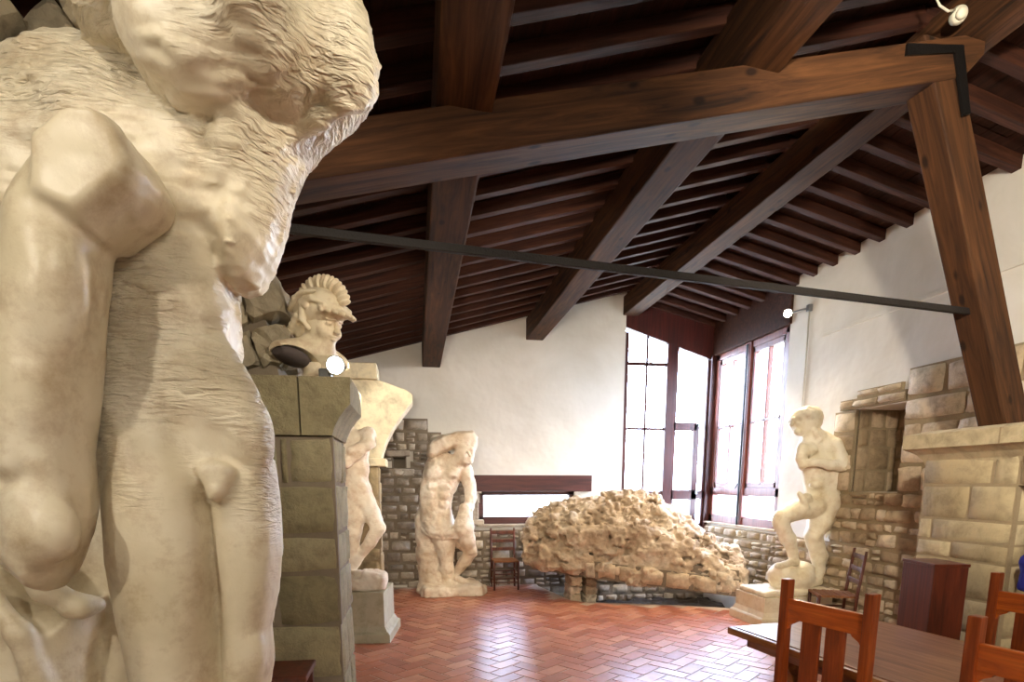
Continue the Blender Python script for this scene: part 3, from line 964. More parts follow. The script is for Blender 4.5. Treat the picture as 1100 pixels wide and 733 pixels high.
def arch_stone(mb, c, th0, th1, r0, r1, y0, y1, tint, sub_=4, amp=.02, sx=1, sz=1, smooth=False, lid=False):
    vs = []; n = sub_
    P = lambda i, j, k: (c[0] + sx * (r0 + (r1 - r0) * j / n) * math.cos(th0 + (th1 - th0) * i / n), y0 + (y1 - y0) * k / n,
                         c[1] + sz * (r0 + (r1 - r0) * j / n) * math.sin(th0 + (th1 - th0) * i / n))
    idx = {}
    for i in range(n + 1):
        for j in range(n + 1):
            for k in range(n + 1):
                if i in (0, n) or j in (0, n) or k in (0, n):
                    e = sum(q in (0, n) for q in (i, j, k))
                    p = Vector(P(i, j, k)); cc = Vector(P(n / 2, n / 2, n / 2))
                    p = p.lerp(cc, .0 if e == 1 else .05 if e == 2 else .11) + Vector([rnd.uniform(-amp, amp) for _ in range(3)])
                    if lid: p.z = min(p.z, roof(p.x) - .02)
                    idx[i, j, k] = len(vs); vs.append(p)
    fs = []
    for a in range(n):
        for b in range(n):
            for w in (0, n):
                f = [idx[w, a, b], idx[w, a + 1, b], idx[w, a + 1, b + 1], idx[w, a, b + 1]]; fs.append(f if w else f[::-1])
                f = [idx[a, w, b], idx[a, w, b + 1], idx[a + 1, w, b + 1], idx[a + 1, w, b]]; fs.append(f if w else f[::-1])
                f = [idx[a, b, w], idx[a + 1, b, w], idx[a + 1, b + 1, w], idx[a, b + 1, w]]; fs.append(f if w else f[::-1])
    if sx < 0: fs = [f[::-1] for f in fs]
    mb.add(vs, fs, 0, tint, smooth)


th = R(10); sz_ = 1.22
while th < R(118):
    d = rnd.uniform(R(3.6), R(6.4))
    r = 1.35
    for q in range(4):
        r2 = r + (.2, .19, .18, .17)[q] + rnd.uniform(-.035, .035)
        if AC[1] + sz_ * r * math.sin(th + d / 2) < roof(AC[0] + r * math.cos(th + d / 2)) - .06:
            near = AC[0] + r * math.cos(th) < -1.0
            arch_stone(mb, AC, th + .006, th + d - .006, r + .006, r2 + (rnd.uniform(-.1, .06) if q == 3 else 0), (2.46 if near else 3.02) + rnd.uniform(-.02, .02), 3.4, (rnd.random(), rnd.random(), 0), 5, .011, 1, sz_, lid=True)
        r = r2
    th += d
vs = []
sub(mb, 'voussoirs', [GREYROCK], t)
mb = MB()
N_ = 24
for i in range(N_):
    a0, a1 = R(8) + R(110) * i / N_, R(8) + R(110) * (i + 1) / N_
    q = [(AC[0] + r * math.cos(a), y, AC[1] + sz_ * r * math.sin(a)) for y in (3.08, 3.36) for r, a in ((1.38, a0), (2.0, a0), (2.0, a1), (1.38, a1))]
    q = [(a, b, min(c, roof(a) - .04)) for a, b, c in q]
    if q[0][2] < roof(q[0][0]) - .1: mb.hexa([q[0], q[3], q[2], q[1], q[4], q[7], q[6], q[5]])
sub(mb, 'mortar_core', [MORTAR], t)

# second pillar further back with its stub of arch
t = thing('arched_respond', (-.8, 7.4, 0), 'cream stone pilaster with a springing arch stub behind the left statue', 'pilaster')
mb = MB()
ry0, ry1, rxr, rxl = 7.2, 7.62, -.44, -1.25
mb.box((rxl, ry0 + .02, 0), (rxr - .015, ry1, 1.84), 1)
masonry(mb, (rxl, ry0 + .02, 0), (1, 0, 0), (0, 0, 1), (0, -1, 0), rxr - rxl, 1.82, lambda *a: True, (.24, .32), (.3, .45), .03, .01, 31, tint=(0, .4))
masonry(mb, (rxr - .02, ry0, 0), (0, 1, 0), (0, 0, 1), (1, 0, 0), ry1 - ry0, 1.82, lambda *a: True, (.24, .32), (.3, .45), .02, .008, 32, tint=(0, .6))
sub(mb, 'shaft', [DRESSED, MORTAR_L], t)
mb = MB(); mb.cbox((rxl, ry0 - .05, 1.83), (rxr + .09, ry1 + .04, 1.92), .012, 0, (.6, .4, 0))
sub(mb, 'abacus', [CREAM], t)
mb = MB()
face = [(398, 497), (409, 497), (411, 486), (416, 472), (423, 459), (432, 446), (443, 432), (443, 424), (436, 419), (409, 409), (402, 408)]
pr = [at(a, b, ry0) for a, b in face]
pr = [(-1.2, ry0, 1.92)] + [tuple(p) for p in pr[1:]] + [(-1.2, ry0, pr[-1].z)]
mb.prism(pr, (0, .42, 0), 0, (.8, .5, 0))
o = sub(mb, 'arch_stub', [CREAM], t); b_ = o.modifiers.new('bevel', 'BEVEL'); b_.width = .012; b_.segments = 2
mb = MB(); zt = at(405, 408, ry0).z
mb.cbox((-1.25, ry0 - .06, zt + .0), (at(405, 400, ry0).x, ry1 + .02, at(405, 391, ry0).z), .015, 0, (.7, .5, 0))
sub(mb, 'top_slab', [CREAM], t)

# ------------------------------------------------------------------ the helmeted bust on the pillar
t = thing('helmeted_bust', (-.455, 3.12, 2.112), 'cream bust of a young head in a crested helmet on the stone pillar', 'bust', rz=R(-128))
t.scale = (1.08, 1.08, 1.04)
h = .0042
HT = R(-14)          # the head bows forward


def hp(p):           # head frame -> bust frame
    y, z = p[1] + .02, p[2] - .2
    return (p[0], -.02 + y * math.cos(HT) - z * math.sin(HT), .2 + y * math.sin(HT) + z * math.cos(HT))


hr = math.degrees(HT)
g = SDF((-.21, -.2, .06), (.21, .22, .5), h)
def he(c, r, rx=0, ry=0, **k): g.ell(hp(c), r, (rx + hr, ry, 0), **k)
def hc(a, b, ra, rb, **k): g.cap(hp(a), hp(b), ra, rb, **k)
he((0, 0, .315), (.070, .09, .095), k=.02)
he((0, .034, .24), (.052, .052, .068), 12, k=.03)
he((0, .066, .192), (.02, .018, .017), k=.018)
hc((0, .085, .302), (0, .112, .256), .008, .0115, k=.007)
he((0, .101, .253), (.015, .012, .008), k=.005)
he((0, .088, .232), (.021, .012, .0065), k=.005); he((0, .086, .219), (.017, .012, .0075), k=.005)
hc((-.022, .098, .2255), (.022, .098, .2255), .0018, .0018, k=.003, cut=True)
for s in (-1, 1):
    he((s * .031, .094, .283), (.017, .014, .0125), k=.01, cut=True)
    he((s * .030, .078, .283), (.0145, .0125, .0085), k=.002)
    hc((s * .016, .088, .291), (s * .045, .078, .289), .003, .003, k=.003)
    hc((s * .012, .093, .304), (s * .05, .076, .302), .006, .005, k=.008)
    he((s * .037, .062, .248), (.022, .024, .022), k=.02)
g.cap((0, -.01, .25), (0, -.045, .14), .052, .06, k=.03)
g.cap((.035, .02, .24), (.01, .02, .15), .012, .012, k=.03)
g.ell((.0, -.045, .135), (.16, .085, .05), (0, 0, 0), k=.05)
g.cap((.06, -.05, .15), (.175, -.05, .115), .05, .055, k=.04); g.cap((-.06, -.05, .15), (-.165, -.05, .12), .05, .05, k=.04)
g.cap((0, 0, .12), (0, .0, .08), .07, .04, k=.04)
# the bust is cut away below: a hollow seen from beneath on the shoulder side
g.ell((.13, -.03, .045), (.13, .13, .1), (0, -18, 0), k=.008, cut=True)
g.ell((-.12, -.03, .03), (.125, .12, .075), (0, 18, 0), k=.008, cut=True)
g.build('head', CASTB, t, local=True)
g = SDF((-.17, -.27, .17), (.17, .25, .56), h)
he((0, -.012, .345), (.096, .122, .09), k=.01)
he((0, -.08, .29), (.08, .06, .1), k=.03)
he((0, -.085, .23), (.06, .045, .06), k=.03)
he((0, .035, .205), (.075, .10, .105), k=.008, cut=True)
hc((-.055, .09, .345), (.055, .09, .345), .02, .02, k=.02)
for i in range(9):                        # peak curving round the brow
    a = R(-62 + 15.5 * i)
    hc((.085 * math.sin(a), .03 + .08 * math.cos(a), .342), (.108 * math.sin(a), .03 + .132 * math.cos(a), .325 + .006 * math.cos(a)), .013, .008, k=.01)
for s in (-1, 1):
    g.chain([(*hp((s * .075, .085, .36)), .011), (*hp((s * .1, .03, .37)), .013), (*hp((s * .098, -.03, .345)), .014), (*hp((s * .085, -.03, .28)), .014), (*hp((s * .07, 0, .245)), .01)], k=.008)
    g.chain([(*hp((s * .085, .03, .405)), .007), (*hp((s * .103, -.03, .39)), .009), (*hp((s * .095, -.08, .36)), .011), (*hp((s * .07, -.13, .31)), .012)], k=.008)
    for q in range(4): he((s * (.085 - .006 * q), -.06 - .018 * q, .285 - .02 * q), (.02, .018, .022), k=.008)
    he((s * .098, -.005, .34), (.012, .02, .02), k=.005)
g.rough(.002, 50, 2, 5)
g.build('helmet', CASTB, t, local=True)
g = SDF((-.07, -.3, .15), (.07, .2, .6), h)
for i in range(22):
    a = R(20 + 9.2 * i)
    rr = .142
    c = (0, -.01 + rr * math.cos(a), .345 + rr * .82 * math.sin(a))
    w = .017 + .007 * (i % 2)
    g.ell(hp(c), (w, .012, .036), (math.degrees(a) - 90 + hr, 0, 0), k=.004)
g.build('crest', CASTB, t, local=True)
mb = MB()
mb.lathe([(.085, 0), (.09, .012), (.075, .022), (.058, .04), (.058, .06), (.075, .09)], (0, -.03, 0), 28)
mb.build('socle', CASTB, t)
g = SDF((-.2, -.15, .04), (.2, .1, .16), .006)  # dark filling that stands for the shade in the hollow
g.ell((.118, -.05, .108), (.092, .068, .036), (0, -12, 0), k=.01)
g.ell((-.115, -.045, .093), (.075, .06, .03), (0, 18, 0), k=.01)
o = g.build('hollow_shade', HOLLOW_SHADE, t, local=True); o['label'] = 'hollow underside with its shade coloured in'

# ------------------------------------------------------------------ spot lamps of the place
def spotlight(name, loc, aim, label, r=.045, l=.14, bracket=None, glow=True):
    loc, aim = Vector(loc), Vector(aim)
    t = thing(name, loc, label, 'spotlight')
    d = (aim - loc).normalized()
    q = d.to_track_quat('Z', 'Y').to_matrix().to_4x4()
    mb = MB(); mb.lathe([(r * .45, -l), (r * .8, -l + .01), (r, -l * .5), (r * 1.05, 0), (r * .93, 0), (r * .9, -.012), (.001, -.012)], n=24, M=q)
    mb.build('housing', STEEL, t)
    mb = MB(); mb.lathe([(r * .9, -.01), (r * .6, -.002), (.001, 0)], n=24, M=q); mb.build('lens', GLOW, t)
    if bracket is not None:
        mb = MB(); b = Vector(bracket) - loc
        mb.tube([q @ Vector((0, 0, -l * .6)), b], .01); mb.cbox(b - Vector((.03, .03, .04)), b + Vector((.03, .03, .04)), .008)
        mb.build('bracket', STEEL, t)
    return t


spotlight('spotlight', (-.36, 2.93, 2.17), (.1, 0, 1.9), 'small glaring spotlight at the foot of the helmeted bust', .042, .08, (-.42, 3.04, 2.13))
ls = spotlight('spotlight', (4.63, 6.98, 3.72), (.5, .5, 1.8), 'glaring spotlight on the right wall above the window corner', .05, .16, (4.84, 6.86, 3.76))
mb = MB(); mb.tube([(4.84, 6.86, 3.72), (4.845, 6.86, 2.4)], .010, 8); tag(mb.build('cable_conduit', WHITEP), 'thin pale conduit running down the wall from the spotlight', 'conduit')

# detector with cable by the truss joint
t = thing('smoke_detector', (3.16, 3.33, 4.29), 'small white detector with a loose cable beside the truss joint', 'detector')
q = Vector((-.3, -.9, -.35)).to_track_quat('Z', 'Y').to_matrix().to_4x4()
mb = MB(); mb.lathe([(.042, -.05), (.046, -.03), (.042, -.01), (.035, 0)], M=q); mb.build('base', WHITEP, t)
mb = MB(); mb.lathe([(.028, 0), (.03, .012), (.026, .022), (.012, .026)], M=q); mb.build('sensor_head', WHITEP, t)
mb = MB(); mb.tube([(-.06, -.02, .0), (-.12, -.04, -.03), (-.17, -.03, .0), (-.22, 0, .12), (-.25, .02, .3)], .006, 8); mb.build('cable', WHITEP, t)

# ------------------------------------------------------------------ the ruined masonry block
t = thing('ruined_masonry_block', (3.1, 7.9, -.3), 'huge jagged lump of fallen masonry lying below the corner window', 'rock')
rnd = random.Random(44)
FL, FR_ = Vector((1.55, 7.85, .42)), Vector((4.2, 6.98, .13))     # lower front edge
ax = (FR_ - FL); back = Vector((.35, .94, 0)).normalized()
g = SDF((1.2, 6.6, -.2), (4.84, 9.15, 1.75), .017)
def crest(s):        # height of the lump over its tilted lower edge
    pts = ((0, .62), (.04, .8), (.12, .88), (.2, .96), (.3, 1.0), (.4, 1.12), (.48, 1.16), (.56, 1.16), (.64, .98), (.74, .82), (.86, .62), (.95, .5), (1, .42))
    for (a, u), (b, v_) in zip(pts[:-1], pts[1:]):
        if s <= b: return u + (v_ - u) * (s - a) / (b - a)
    return .4


for i in range(26):
    s = .03 + .94 * i / 25; hgt = crest(s)
    p = FL + ax * s
    for k_, (dy, q) in enumerate(((.28, .62), (.55, .9), (.85, .8))):
        c = p + back * dy
        g.box((c.x, c.y, p.z + hgt * q * .5 + .05), (.2, .24, hgt * q * .5), (rnd.uniform(-8, 8), rnd.uniform(-8, 8), -18), .06, k=.06)
for i in range(620):
    s = rnd.random(); q = rnd.random()
    hgt = crest(s) - .1
    a = q * 1.95
    dy = (1 - math.cos(min(a, PI / 2))) * .62 + (a - PI / 2) * .5 * (a > PI / 2) + .08
    p = FL + ax * s
    z = p.z + .1 + hgt * math.sin(min(a, PI / 2))
    p = p + back * dy
    r = rnd.uniform(.035, .10)
    rot = (rnd.uniform(-25, 25), rnd.uniform(-22, 22), rnd.uniform(-60, 30))
    if rnd.random() < .8: g.box((p.x, p.y, z), (r * rnd.uniform(1, 1.8), r * 1.1, r * rnd.uniform(.5, .9)), rot, .018, k=.012)
    else: g.ell((p.x, p.y, z), (r * 1.5, r * 1.2, r), rot, k=.012)
for i in range(75):
    s = rnd.random(); a = rnd.random() * 1.8
    hgt = crest(s) - .12
    p = FL + ax * s + back * ((1 - math.cos(min(a, PI / 2))) * .62 + .08); z = p.z + .1 + hgt * math.sin(min(a, PI / 2))
    r = rnd.uniform(.08, .14)
    g.box((p.x, p.y, z), (r * rnd.uniform(1, 1.7), r * .9, r * rnd.uniform(.5, .8)), (rnd.uniform(-18, 18), rnd.uniform(-20, 20), rnd.uniform(-50, 20)), .02, k=.008)
for i in range(150):
    s = rnd.random(); a = rnd.random() * 1.5
    hgt = crest(s) - .08
    p = FL + ax * s + back * ((1 - math.cos(a)) * .62 + .0); z = p.z + .12 + hgt * math.sin(a)
    r = rnd.uniform(.02, .05)
    g.ell((p.x, p.y, z), (r * 2.2, r * 1.4, r * .6), (0, rnd.uniform(-40, 40), rnd.uniform(-60, 30)), k=.008, cut=True)
g.box((FL + ax * .5).to_tuple()[:2] + (-.12,), (1.9, .5, .30), (0, math.degrees(math.atan2(.29, ax.length)), math.degrees(math.atan2(ax.y, ax.x))), .01, k=.02, cut=True)
g.rough(.03, 7, 3, 9)
g.rough(.02, 22, 3, 19)
o = g.build('rubble_mass', ROCK, t)
me = o.data
co = np.zeros(len(me.vertices) * 3, np.float32); me.vertices.foreach_get('co', co); co = co.reshape(-1, 3)
tv = np.clip(.5 + .45 * fbm(co.astype(float), 5, 3, 77), 0, 1)
me.color_attributes['tint'].data.foreach_set('color', np.stack([tv, tv, tv * 0, tv * 0 + 1], 1).astype(np.float32).ravel())
# course of squared stones along the tilted lower edge
mb = MB()
U = ax.normalized(); Vv = Vector((-.05, 0, 1)).normalized(); Nn = U.cross(Vector((0, 0, 1))).normalized()
masonry(mb, FL + U * .75 - Nn * .03, tuple(U), tuple(Vv), tuple(Nn), ax.length - .72, .24, lambda *a: True, (.22, .25), (.16, .4), .1, .02, 41, rough=.8, tint=(.3, 1))
mb.prism([FL + back * .1, FR_ + back * .02, FR_ + back * .9, FL + back * .9], (0, 0, .35), 1)
sub(mb, 'squared_edge_stones', [ROCK, MORTAR], t)
# rough stone supports that carry it over the pit
t2 = thing('stone_support', (2.35, 7.85, -.3), 'rough stacked stone support under the raised end of the fallen masonry', 'support')
mb = MB()
for k, (z0, z1) in enumerate(((-.33, -.1), (-.1, .08), (.08, .2), (.2, .34))):
    for q in range(2):
        arch_stone(mb, (2.18 + q * .22, -10), R(90) - .008, R(90) + .008 * 1.0, 10 + z0 + .003, 10 + z1 - .003, 7.72 + rnd.uniform(-.03, .03), 8.1, (rnd.random(), .5, 0), 4, .014)
sub(mb, 'stones', [ROCK], t2)

# ------------------------------------------------------------------ furniture
def frame_rot(t, o): o.parent = t


def rush_chair(loc, rz, label, group=None):
    t = thing('ladder_back_chair', loc, label, 'chair', group, rz)
    w, d, hz = .37, .36, .45
    for s in (-1, 1):
        mb = MB(); mb.tube([(s * w / 2, -d / 2 + .02, 0), (s * w / 2, -d / 2, .45), (s * w / 2, -d / 2 - .05, .93)], [.014, .018, .014]); mb.build('back_post', DARKW, t)
        mb = MB(); mb.tube([(s * w / 2, d / 2, 0), (s * w / 2, d / 2, .45)], [.014, .019]); mb.build('leg', DARKW, t)
    for z in (.60, .73, .86):
        mb = MB(); yy = -d / 2 - .05 * (z - .45) / .48
        mb.cbox((-w / 2, yy - .008, z - .025), (w / 2, yy + .008, z + .025), .005); mb.build('back_slat', DARKW, t)
    mb = MB()
    for k in range(9):      # woven rush, rising a little to the edges
        y = -d / 2 + d * k / 8
        mb.cbox((-w / 2 - .005, y - .021, hz - .018), (w / 2 + .005, y + .021, hz + .006 + .004 * (k % 2)), .006)
    mb.build('seat', m_rush, t)
    for z in (.12, .25):
        for y in (-d / 2 + .01, d / 2):
            mb = MB(); mb.tube([(-w / 2, y, z), (w / 2, y, z)], .01, 8); mb.build('stretcher', DARKW, t)
        for s in (-1, 1):
            mb = MB(); mb.tube([(s * w / 2, -d / 2 + .01, z + .03), (s * w / 2, d / 2, z + .03)], .01, 8); mb.build('stretcher', DARKW, t)
    return t


m_rush = m_plain('rush_seat', '#8a5a34', .8, 0, .5, 60)
rush_chair((1.33, 8.84, 0), PI, 'small dark ladder back chair standing under the low strip window', None)
rush_chair((4.42, 5.5, 0), R(67), 'dark ladder back chair by the stone wall behind the wooden cabinet', None)


def oak_chair(loc, rz, label):
    t = thing('dining_chair', loc, label, 'chair', None, rz)
    W, H_, yb = .451, 1.135, -.2
    pw, pd = .046, .05
    for s in (-1, 1):
        mb = MB()
        mb.cbox((s * W / 2 - pw / 2, -pd / 2, 0), (s * W / 2 + pw / 2, pd / 2, H_), .006)
        o = mb.build('back_post', CHAIRW, t)
        for v in o.data.vertices:      # gentle rake of the back
            z = v.co.z; v.co.y += yb - max(0, z - .45) * .0 + (0 if z > .45 else .0)
        mb = MB(); mb.cbox((s * W / 2 - pw / 2, .2 - pd / 2, 0), (s * W / 2 + pw / 2, .2 + pd / 2, .44), .006); mb.build('leg', CHAIRW, t)
        mb = MB(); mb.cbox((s * W / 2 - .012, -.19, .2), (s * W / 2 + .012, .19, .24), .004); mb.cbox((s * W / 2 - .012, -.19, .37), (s * W / 2 + .012, .19, .43), .004); mb.build('side_rail', CHAIRW, t)
    wood = CHAIRR
    mb = MB(); mb.cbox((-W / 2 + pw / 2 - .004, yb - .014, H_ - .205), (W / 2 - pw / 2 + .004, yb + .016, H_ - .1), .005); o = mb.build('top_rail', wood, t)
    for s in (-1, 1):
        mb = MB()
        xs = s * (W / 2 - pw / 2)
        mb.prism([(xs, yb - .010, H_ - .2), (xs - s * .06, yb - .010, H_ - .2), (xs - s * .05, yb - .010, H_ - .215), (xs - s * .015, yb - .010, H_ - .235), (xs, yb - .010, H_ - .26)][::s], (0, .02, 0))
        mb.build('corner_bracket', wood, t)
    for xs in (-.066, .066):
        mb = MB(); mb.cbox((xs - .05, yb - .009, .56), (xs + .05, yb + .011, H_ - .2), .004); mb.build('back_slat', CHAIRW, t)
    mb = MB(); mb.cbox((-W / 2 + .02, yb - .012, .52), (W / 2 - .02, yb + .014, .575), .005); mb.build('lower_rail', wood, t)
    mb = MB(); mb.cbox((-W / 2 - .01, -.2, .44), (W / 2 + .01, .24, .465), .008); mb.build('seat', wood, t)
    mb = MB(); mb.cbox((-W / 2, .19, .3), (W / 2, .215, .34), .004); mb.cbox((-W / 2, .19, .38), (W / 2, .21, .435), .004); mb.build('front_rail', wood, t)
    return t


CHAIRR = m_wood('chair_rail_wood', '#8a3c10', '#b35718', '#c9722a', 0, .3, True, 1.4)
rzc = R(-74.9)
fx, fy = .966, .26
def chair_at(bx, by, flip, label):
    s = -1 if flip else 1
    return oak_chair((bx + s * fx * .2, by + s * fy * .2, 0), rzc + (PI if flip else 0), label)
chair_at(1.947, 2.462, False, 'orange brown wooden chair drawn up to the table with its back fully in view')
chair_at(2.109, 1.572, False, 'nearer orange wooden chair cut by the picture edge on the same table side')
chair_at(3.23, 2.47, True, 'orange wooden chair on the far side of the table by the fireplace')

t = thing('dining_table', (2.55, 2.25, 0), 'long brown wooden table with an ochre moulded edge', 'table', rz=R(8.6))
A_ = Vector((1.897, 3.25, 0)); M_ = (Matrix.Translation(t.location) @ Matrix.Rotation(R(8.6), 4, 'Z')).inverted()
a_ = M_ @ A_        # far left corner in the table's frame
x0, y1 = a_.x, a_.y; x1 = x0 + 1.06; y0 = y1 - 2.3
mb = MB(); mb.cbox((x0 + .035, y0 + .035, .70), (x1 - .035, y1 - .035, .742), .005); mb.build('table_top', TABLEW, t)
mb = MB()
for a, b in (((x0, y0), (x0 + .034, y1)), ((x1 - .034, y0), (x1, y1)), ((x0 + .034, y0), (x1 - .034, y0 + .034)), ((x0 + .034, y1 - .034), (x1 - .034, y1))):
    mb.cbox((a[0], a[1], .695), (b[0], b[1], .738), .009)
o = mb.build('edge_moulding', TABEDGE, t); o['label'] = 'ochre edge moulding'
mb = MB()
for a, b in (((x0 + .07, y0 + .1), (x0 + .1, y1 - .1)), ((x1 - .1, y0 + .1), (x1 - .07, y1 - .1)), ((x0 + .07, y0 + .1), (x1 - .07, y0 + .13)), ((x0 + .07, y1 - .13), (x1 - .07, y1 - .1))):
    mb.cbox((a[0], a[1], .63), (b[0], b[1], .698), .006)
mb.build('apron', TABLEW, t)
for yy in (y1 - .28, y0 + .28):
    xm = (x0 + x1) / 2
    for s in (-1, 1):
        mb = MB()
        pr = [(xm + s * .40, .64), (xm + s * .30, .5), (xm + s * .24, .34), (xm + s * .30, .16), (xm + s * .42, .06), (xm + s * .44, 0), (xm + s * .32, 0), (xm + s * .2, .14), (xm + s * .13, .33), (xm + s * .19, .52), (xm + s * .28, .64)]
        mb.prism([(p, yy - .03, q) for p, q in pr][::s], (0, .06, 0)); mb.build('leg', TABEDGE, t, bevel=.006)
    mb = MB(); mb.cbox((xm - .3, yy - .04, .6), (xm + .3, yy + .04, .66), .006); mb.cbox((xm - .2, yy - .025, .3), (xm + .2, yy + .025, .38), .006); mb.build('crosspiece', TABLEW, t)
mb = MB(); mb.cbox(((x0 + x1) / 2 - .03, y0 + .28, .31), ((x0 + x1) / 2 + .03, y1 - .28, .37), .006); mb.build('stretcher', TABLEW, t)

t = thing('wooden_cabinet', (3.66, 3.56, 0), 'plain tall red brown wooden box cabinet before the fireplace', 'cabinet', rz=R(-9))
mb = MB(); mb.cbox((-.12, -.16, .03), (.12, .16, 1.05), .004); mb.build('body', CABW, t)
mb = MB(); mb.cbox((-.126, -.166, 1.05), (.126, .166, 1.072), .004); mb.build('top_panel', CABW, t)
mb = MB(); mb.cbox((-.115, -.155, 0), (.115, .155, .03), .003); mb.build('plinth', DARKW, t)

# dark wooden chest whose corner shows at the foot of the pillar
cpos = at(322, 722, 2.6)
t = thing('wooden_stool', (cpos.x - .12, 2.66, 0), 'dark red wooden stool at the foot of the stone pillar', 'stool')
zt = cpos.z
mb = MB(); mb.cbox((-.16, -.13, zt - .03), (.16, .13, zt), .008); mb.build('seat', CABW, t)
for sx in (-1, 1):
    for sy in (-1, 1):
        mb = MB(); mb.cbox((sx * .13 - .018, sy * .1 - .018, 0), (sx * .13 + .018, sy * .1 + .018, zt - .03), .004); mb.build('leg', CABW, t)
mb = MB(); mb.cbox((-.12, -.11, zt - .08), (.12, -.095, zt - .03), .003); mb.cbox((-.12, .095, zt - .08), (.12, .11, zt - .03), .003); mb.build('apron', CABW, t)


# ------------------------------------------------------------------ sculptures
def P4(px, py, Y, r):
    """measured spot + radius in photo pixels -> x, y, z, radius"""
    p = at(px, py, Y)
    return (p.x, p.y, p.z, r * mpp(px, py, Y))


def chp(g, pts, k=.03, cut=False):
    g.chain([P4(*p) for p in pts], k, cut)


def elp(g, px, py, Y, rx, ry, rz, rot=(0, 0, 0), k=.03, cut=False):
    """rx, rz in photo pixels, ry (depth) in metres"""
    m = mpp(px, py, Y); p = at(px, py, Y)
    g.ell(p, (rx * m, ry, rz * m), rot, k, cut)


# --- large torso in the foreground
t = thing('nude_torso_cast', (-.62, 1.85, .42), 'huge yellowish rough hewn nude male torso cast standing in the foreground', 'statue')
def pil(g, pts, Y, T, t, k=.03, cut=False):
    g.pillow([(at(a, b, Y).x, at(a, b, Y).z) for a, b in pts], Y, T, t, k, cut)


g = SDF((-1.35, 1.3, .40), (.06, 2.4, 3.15), .010)
pil(g, [(-70, 160), (-10, 108), (30, 66), (75, 50), (120, 58), (160, 80), (225, 120), (238, 170), (254, 230), (254, 320), (258, 395), (281, 450), (296, 515), (286, 560), (225, 555), (118, 550), (112, 470), (100, 380), (70, 300), (-70, 420)], 1.93, .21, .17, k=.02)
elp(g, 190, 190, 1.80, 60, .12, 60, (0, -20, 0), k=.07)          # chest
elp(g, 110, 150, 1.80, 62, .12, 46, (0, 24, 0), k=.07)           # shoulder mass
elp(g, 196, 330, 1.79, 44, .09, 60, k=.08)                       # belly
elp(g, 216, 415, 1.77, 52, .08, 50, k=.07)
elp(g, 268, 462, 1.80, 24, .09, 44, (0, -10, 0), k=.05)          # hip
elp(g, 150, 440, 1.80, 44, .09, 60, (0, 10, 0), k=.06)
# thighs
pil(g, [(130, 440), (190, 450), (222, 520), (229, 560), (231, 600), (236, 660), (238, 733), (240, 800), (232, 1000), (160, 1000), (152, 800), (148, 733), (134, 670), (121, 600), (117, 540)], 1.80, .17, .13, k=.04)
pil(g, [(240, 500), (294, 490), (301, 545), (303, 590), (299, 635), (291, 675), (294, 710), (288, 750), (286, 1000), (244, 1000), (242, 733), (240, 680), (234, 610), (230, 545)], 1.87, .13, .085, k=.025)
elp(g, 266, 700, 1.79, 18, .04, 22, k=.03)
elp(g, 178, 600, 1.70, 34, .06, 90, k=.05)
elp(g, 262, 590, 1.79, 22, .04, 60, k=.04)
# groin
for q in ((218, 505, 7), (227, 502, 7), (238, 504, 7), (246, 508, 6), (222, 514, 7), (233, 514, 7), (242, 518, 6), (228, 525, 7), (238, 527, 6), (231, 534, 6)):
    elp(g, q[0], q[1], 1.72, q[2] * .85, .028, q[2] * .85, k=.02)
chp(g, [(140, 452, 1.66, 3), (178, 492, 1.62, 3), (206, 520, 1.62, 3)], k=.05, cut=True)
chp(g, [(290, 455, 1.70, 3), (262, 500, 1.68, 3), (248, 518, 1.66, 3)], k=.05, cut=True)
chp(g, [(231, 562, 1.66, 2.5), (235, 640, 1.66, 3.5), (239, 760, 1.66, 5)], k=.015, cut=True)
# central line, navel, ribs
chp(g, [(208, 180, 1.63, 3), (218, 260, 1.65, 3), (222, 330, 1.66, 3)], k=.07, cut=True)
elp(g, 228, 352, 1.72, 5, .04, 8, k=.02, cut=True)
chp(g, [(240, 235, 1.70, 3), (215, 250, 1.66, 3), (190, 300, 1.66, 4)], k=.06, cut=True)
# head and raised arm left as big unworked lobes
pil(g, [(92, 48), (112, 2), (150, -50), (290, -90), (312, -10), (326, 55), (326, 100), (316, 122), (292, 118), (262, 92), (240, 92), (222, 118), (200, 132), (170, 110), (150, 72)], 1.76, .26, .17, k=.035)
pil(g, [(290, -90), (350, -40), (383, 12), (402, 48), (406, 80), (396, 98), (378, 116), (348, 146), (318, 156), (296, 130), (318, 60)], 1.83, .24, .13, k=.035)
pil(g, [(225, 110), (300, 108), (350, 140), (325, 182), (311, 212), (305, 240), (293, 285), (276, 310), (258, 315), (244, 306), (238, 280), (232, 200)], 1.88, .17, .09, k=.035)
elp(g, 200, 50, 1.62, 66, .12, 50, (0, 35, 0), k=.07)
elp(g, 275, 22, 1.58, 50, .14, 52, (0, -10, 0), k=.06)
chp(g, [(280, 0, 1.60, 34), (302, 40, 1.64, 32), (312, 84, 1.68, 24)], k=.05)
elp(g, 362, 50, 1.70, 36, .12, 60, (0, -20, 0), k=.06)
chp(g, [(286, 116, 1.74, 8), (262, 132, 1.70, 9), (246, 152, 1.70, 9), (233, 186, 1.73, 9), (226, 200, 1.76, 7)], k=.03)
chp(g, [(246, 98, 1.66, 7), (252, 118, 1.68, 8), (243, 150, 1.70, 9)], k=.035)
chp(g, [(360, 72, 1.66, 8), (364, 100, 1.68, 8), (345, 128, 1.74, 9), (322, 140, 1.78, 9)], k=.03)
elp(g, 236, 225, 1.85, 24, .13, 50, k=.03)
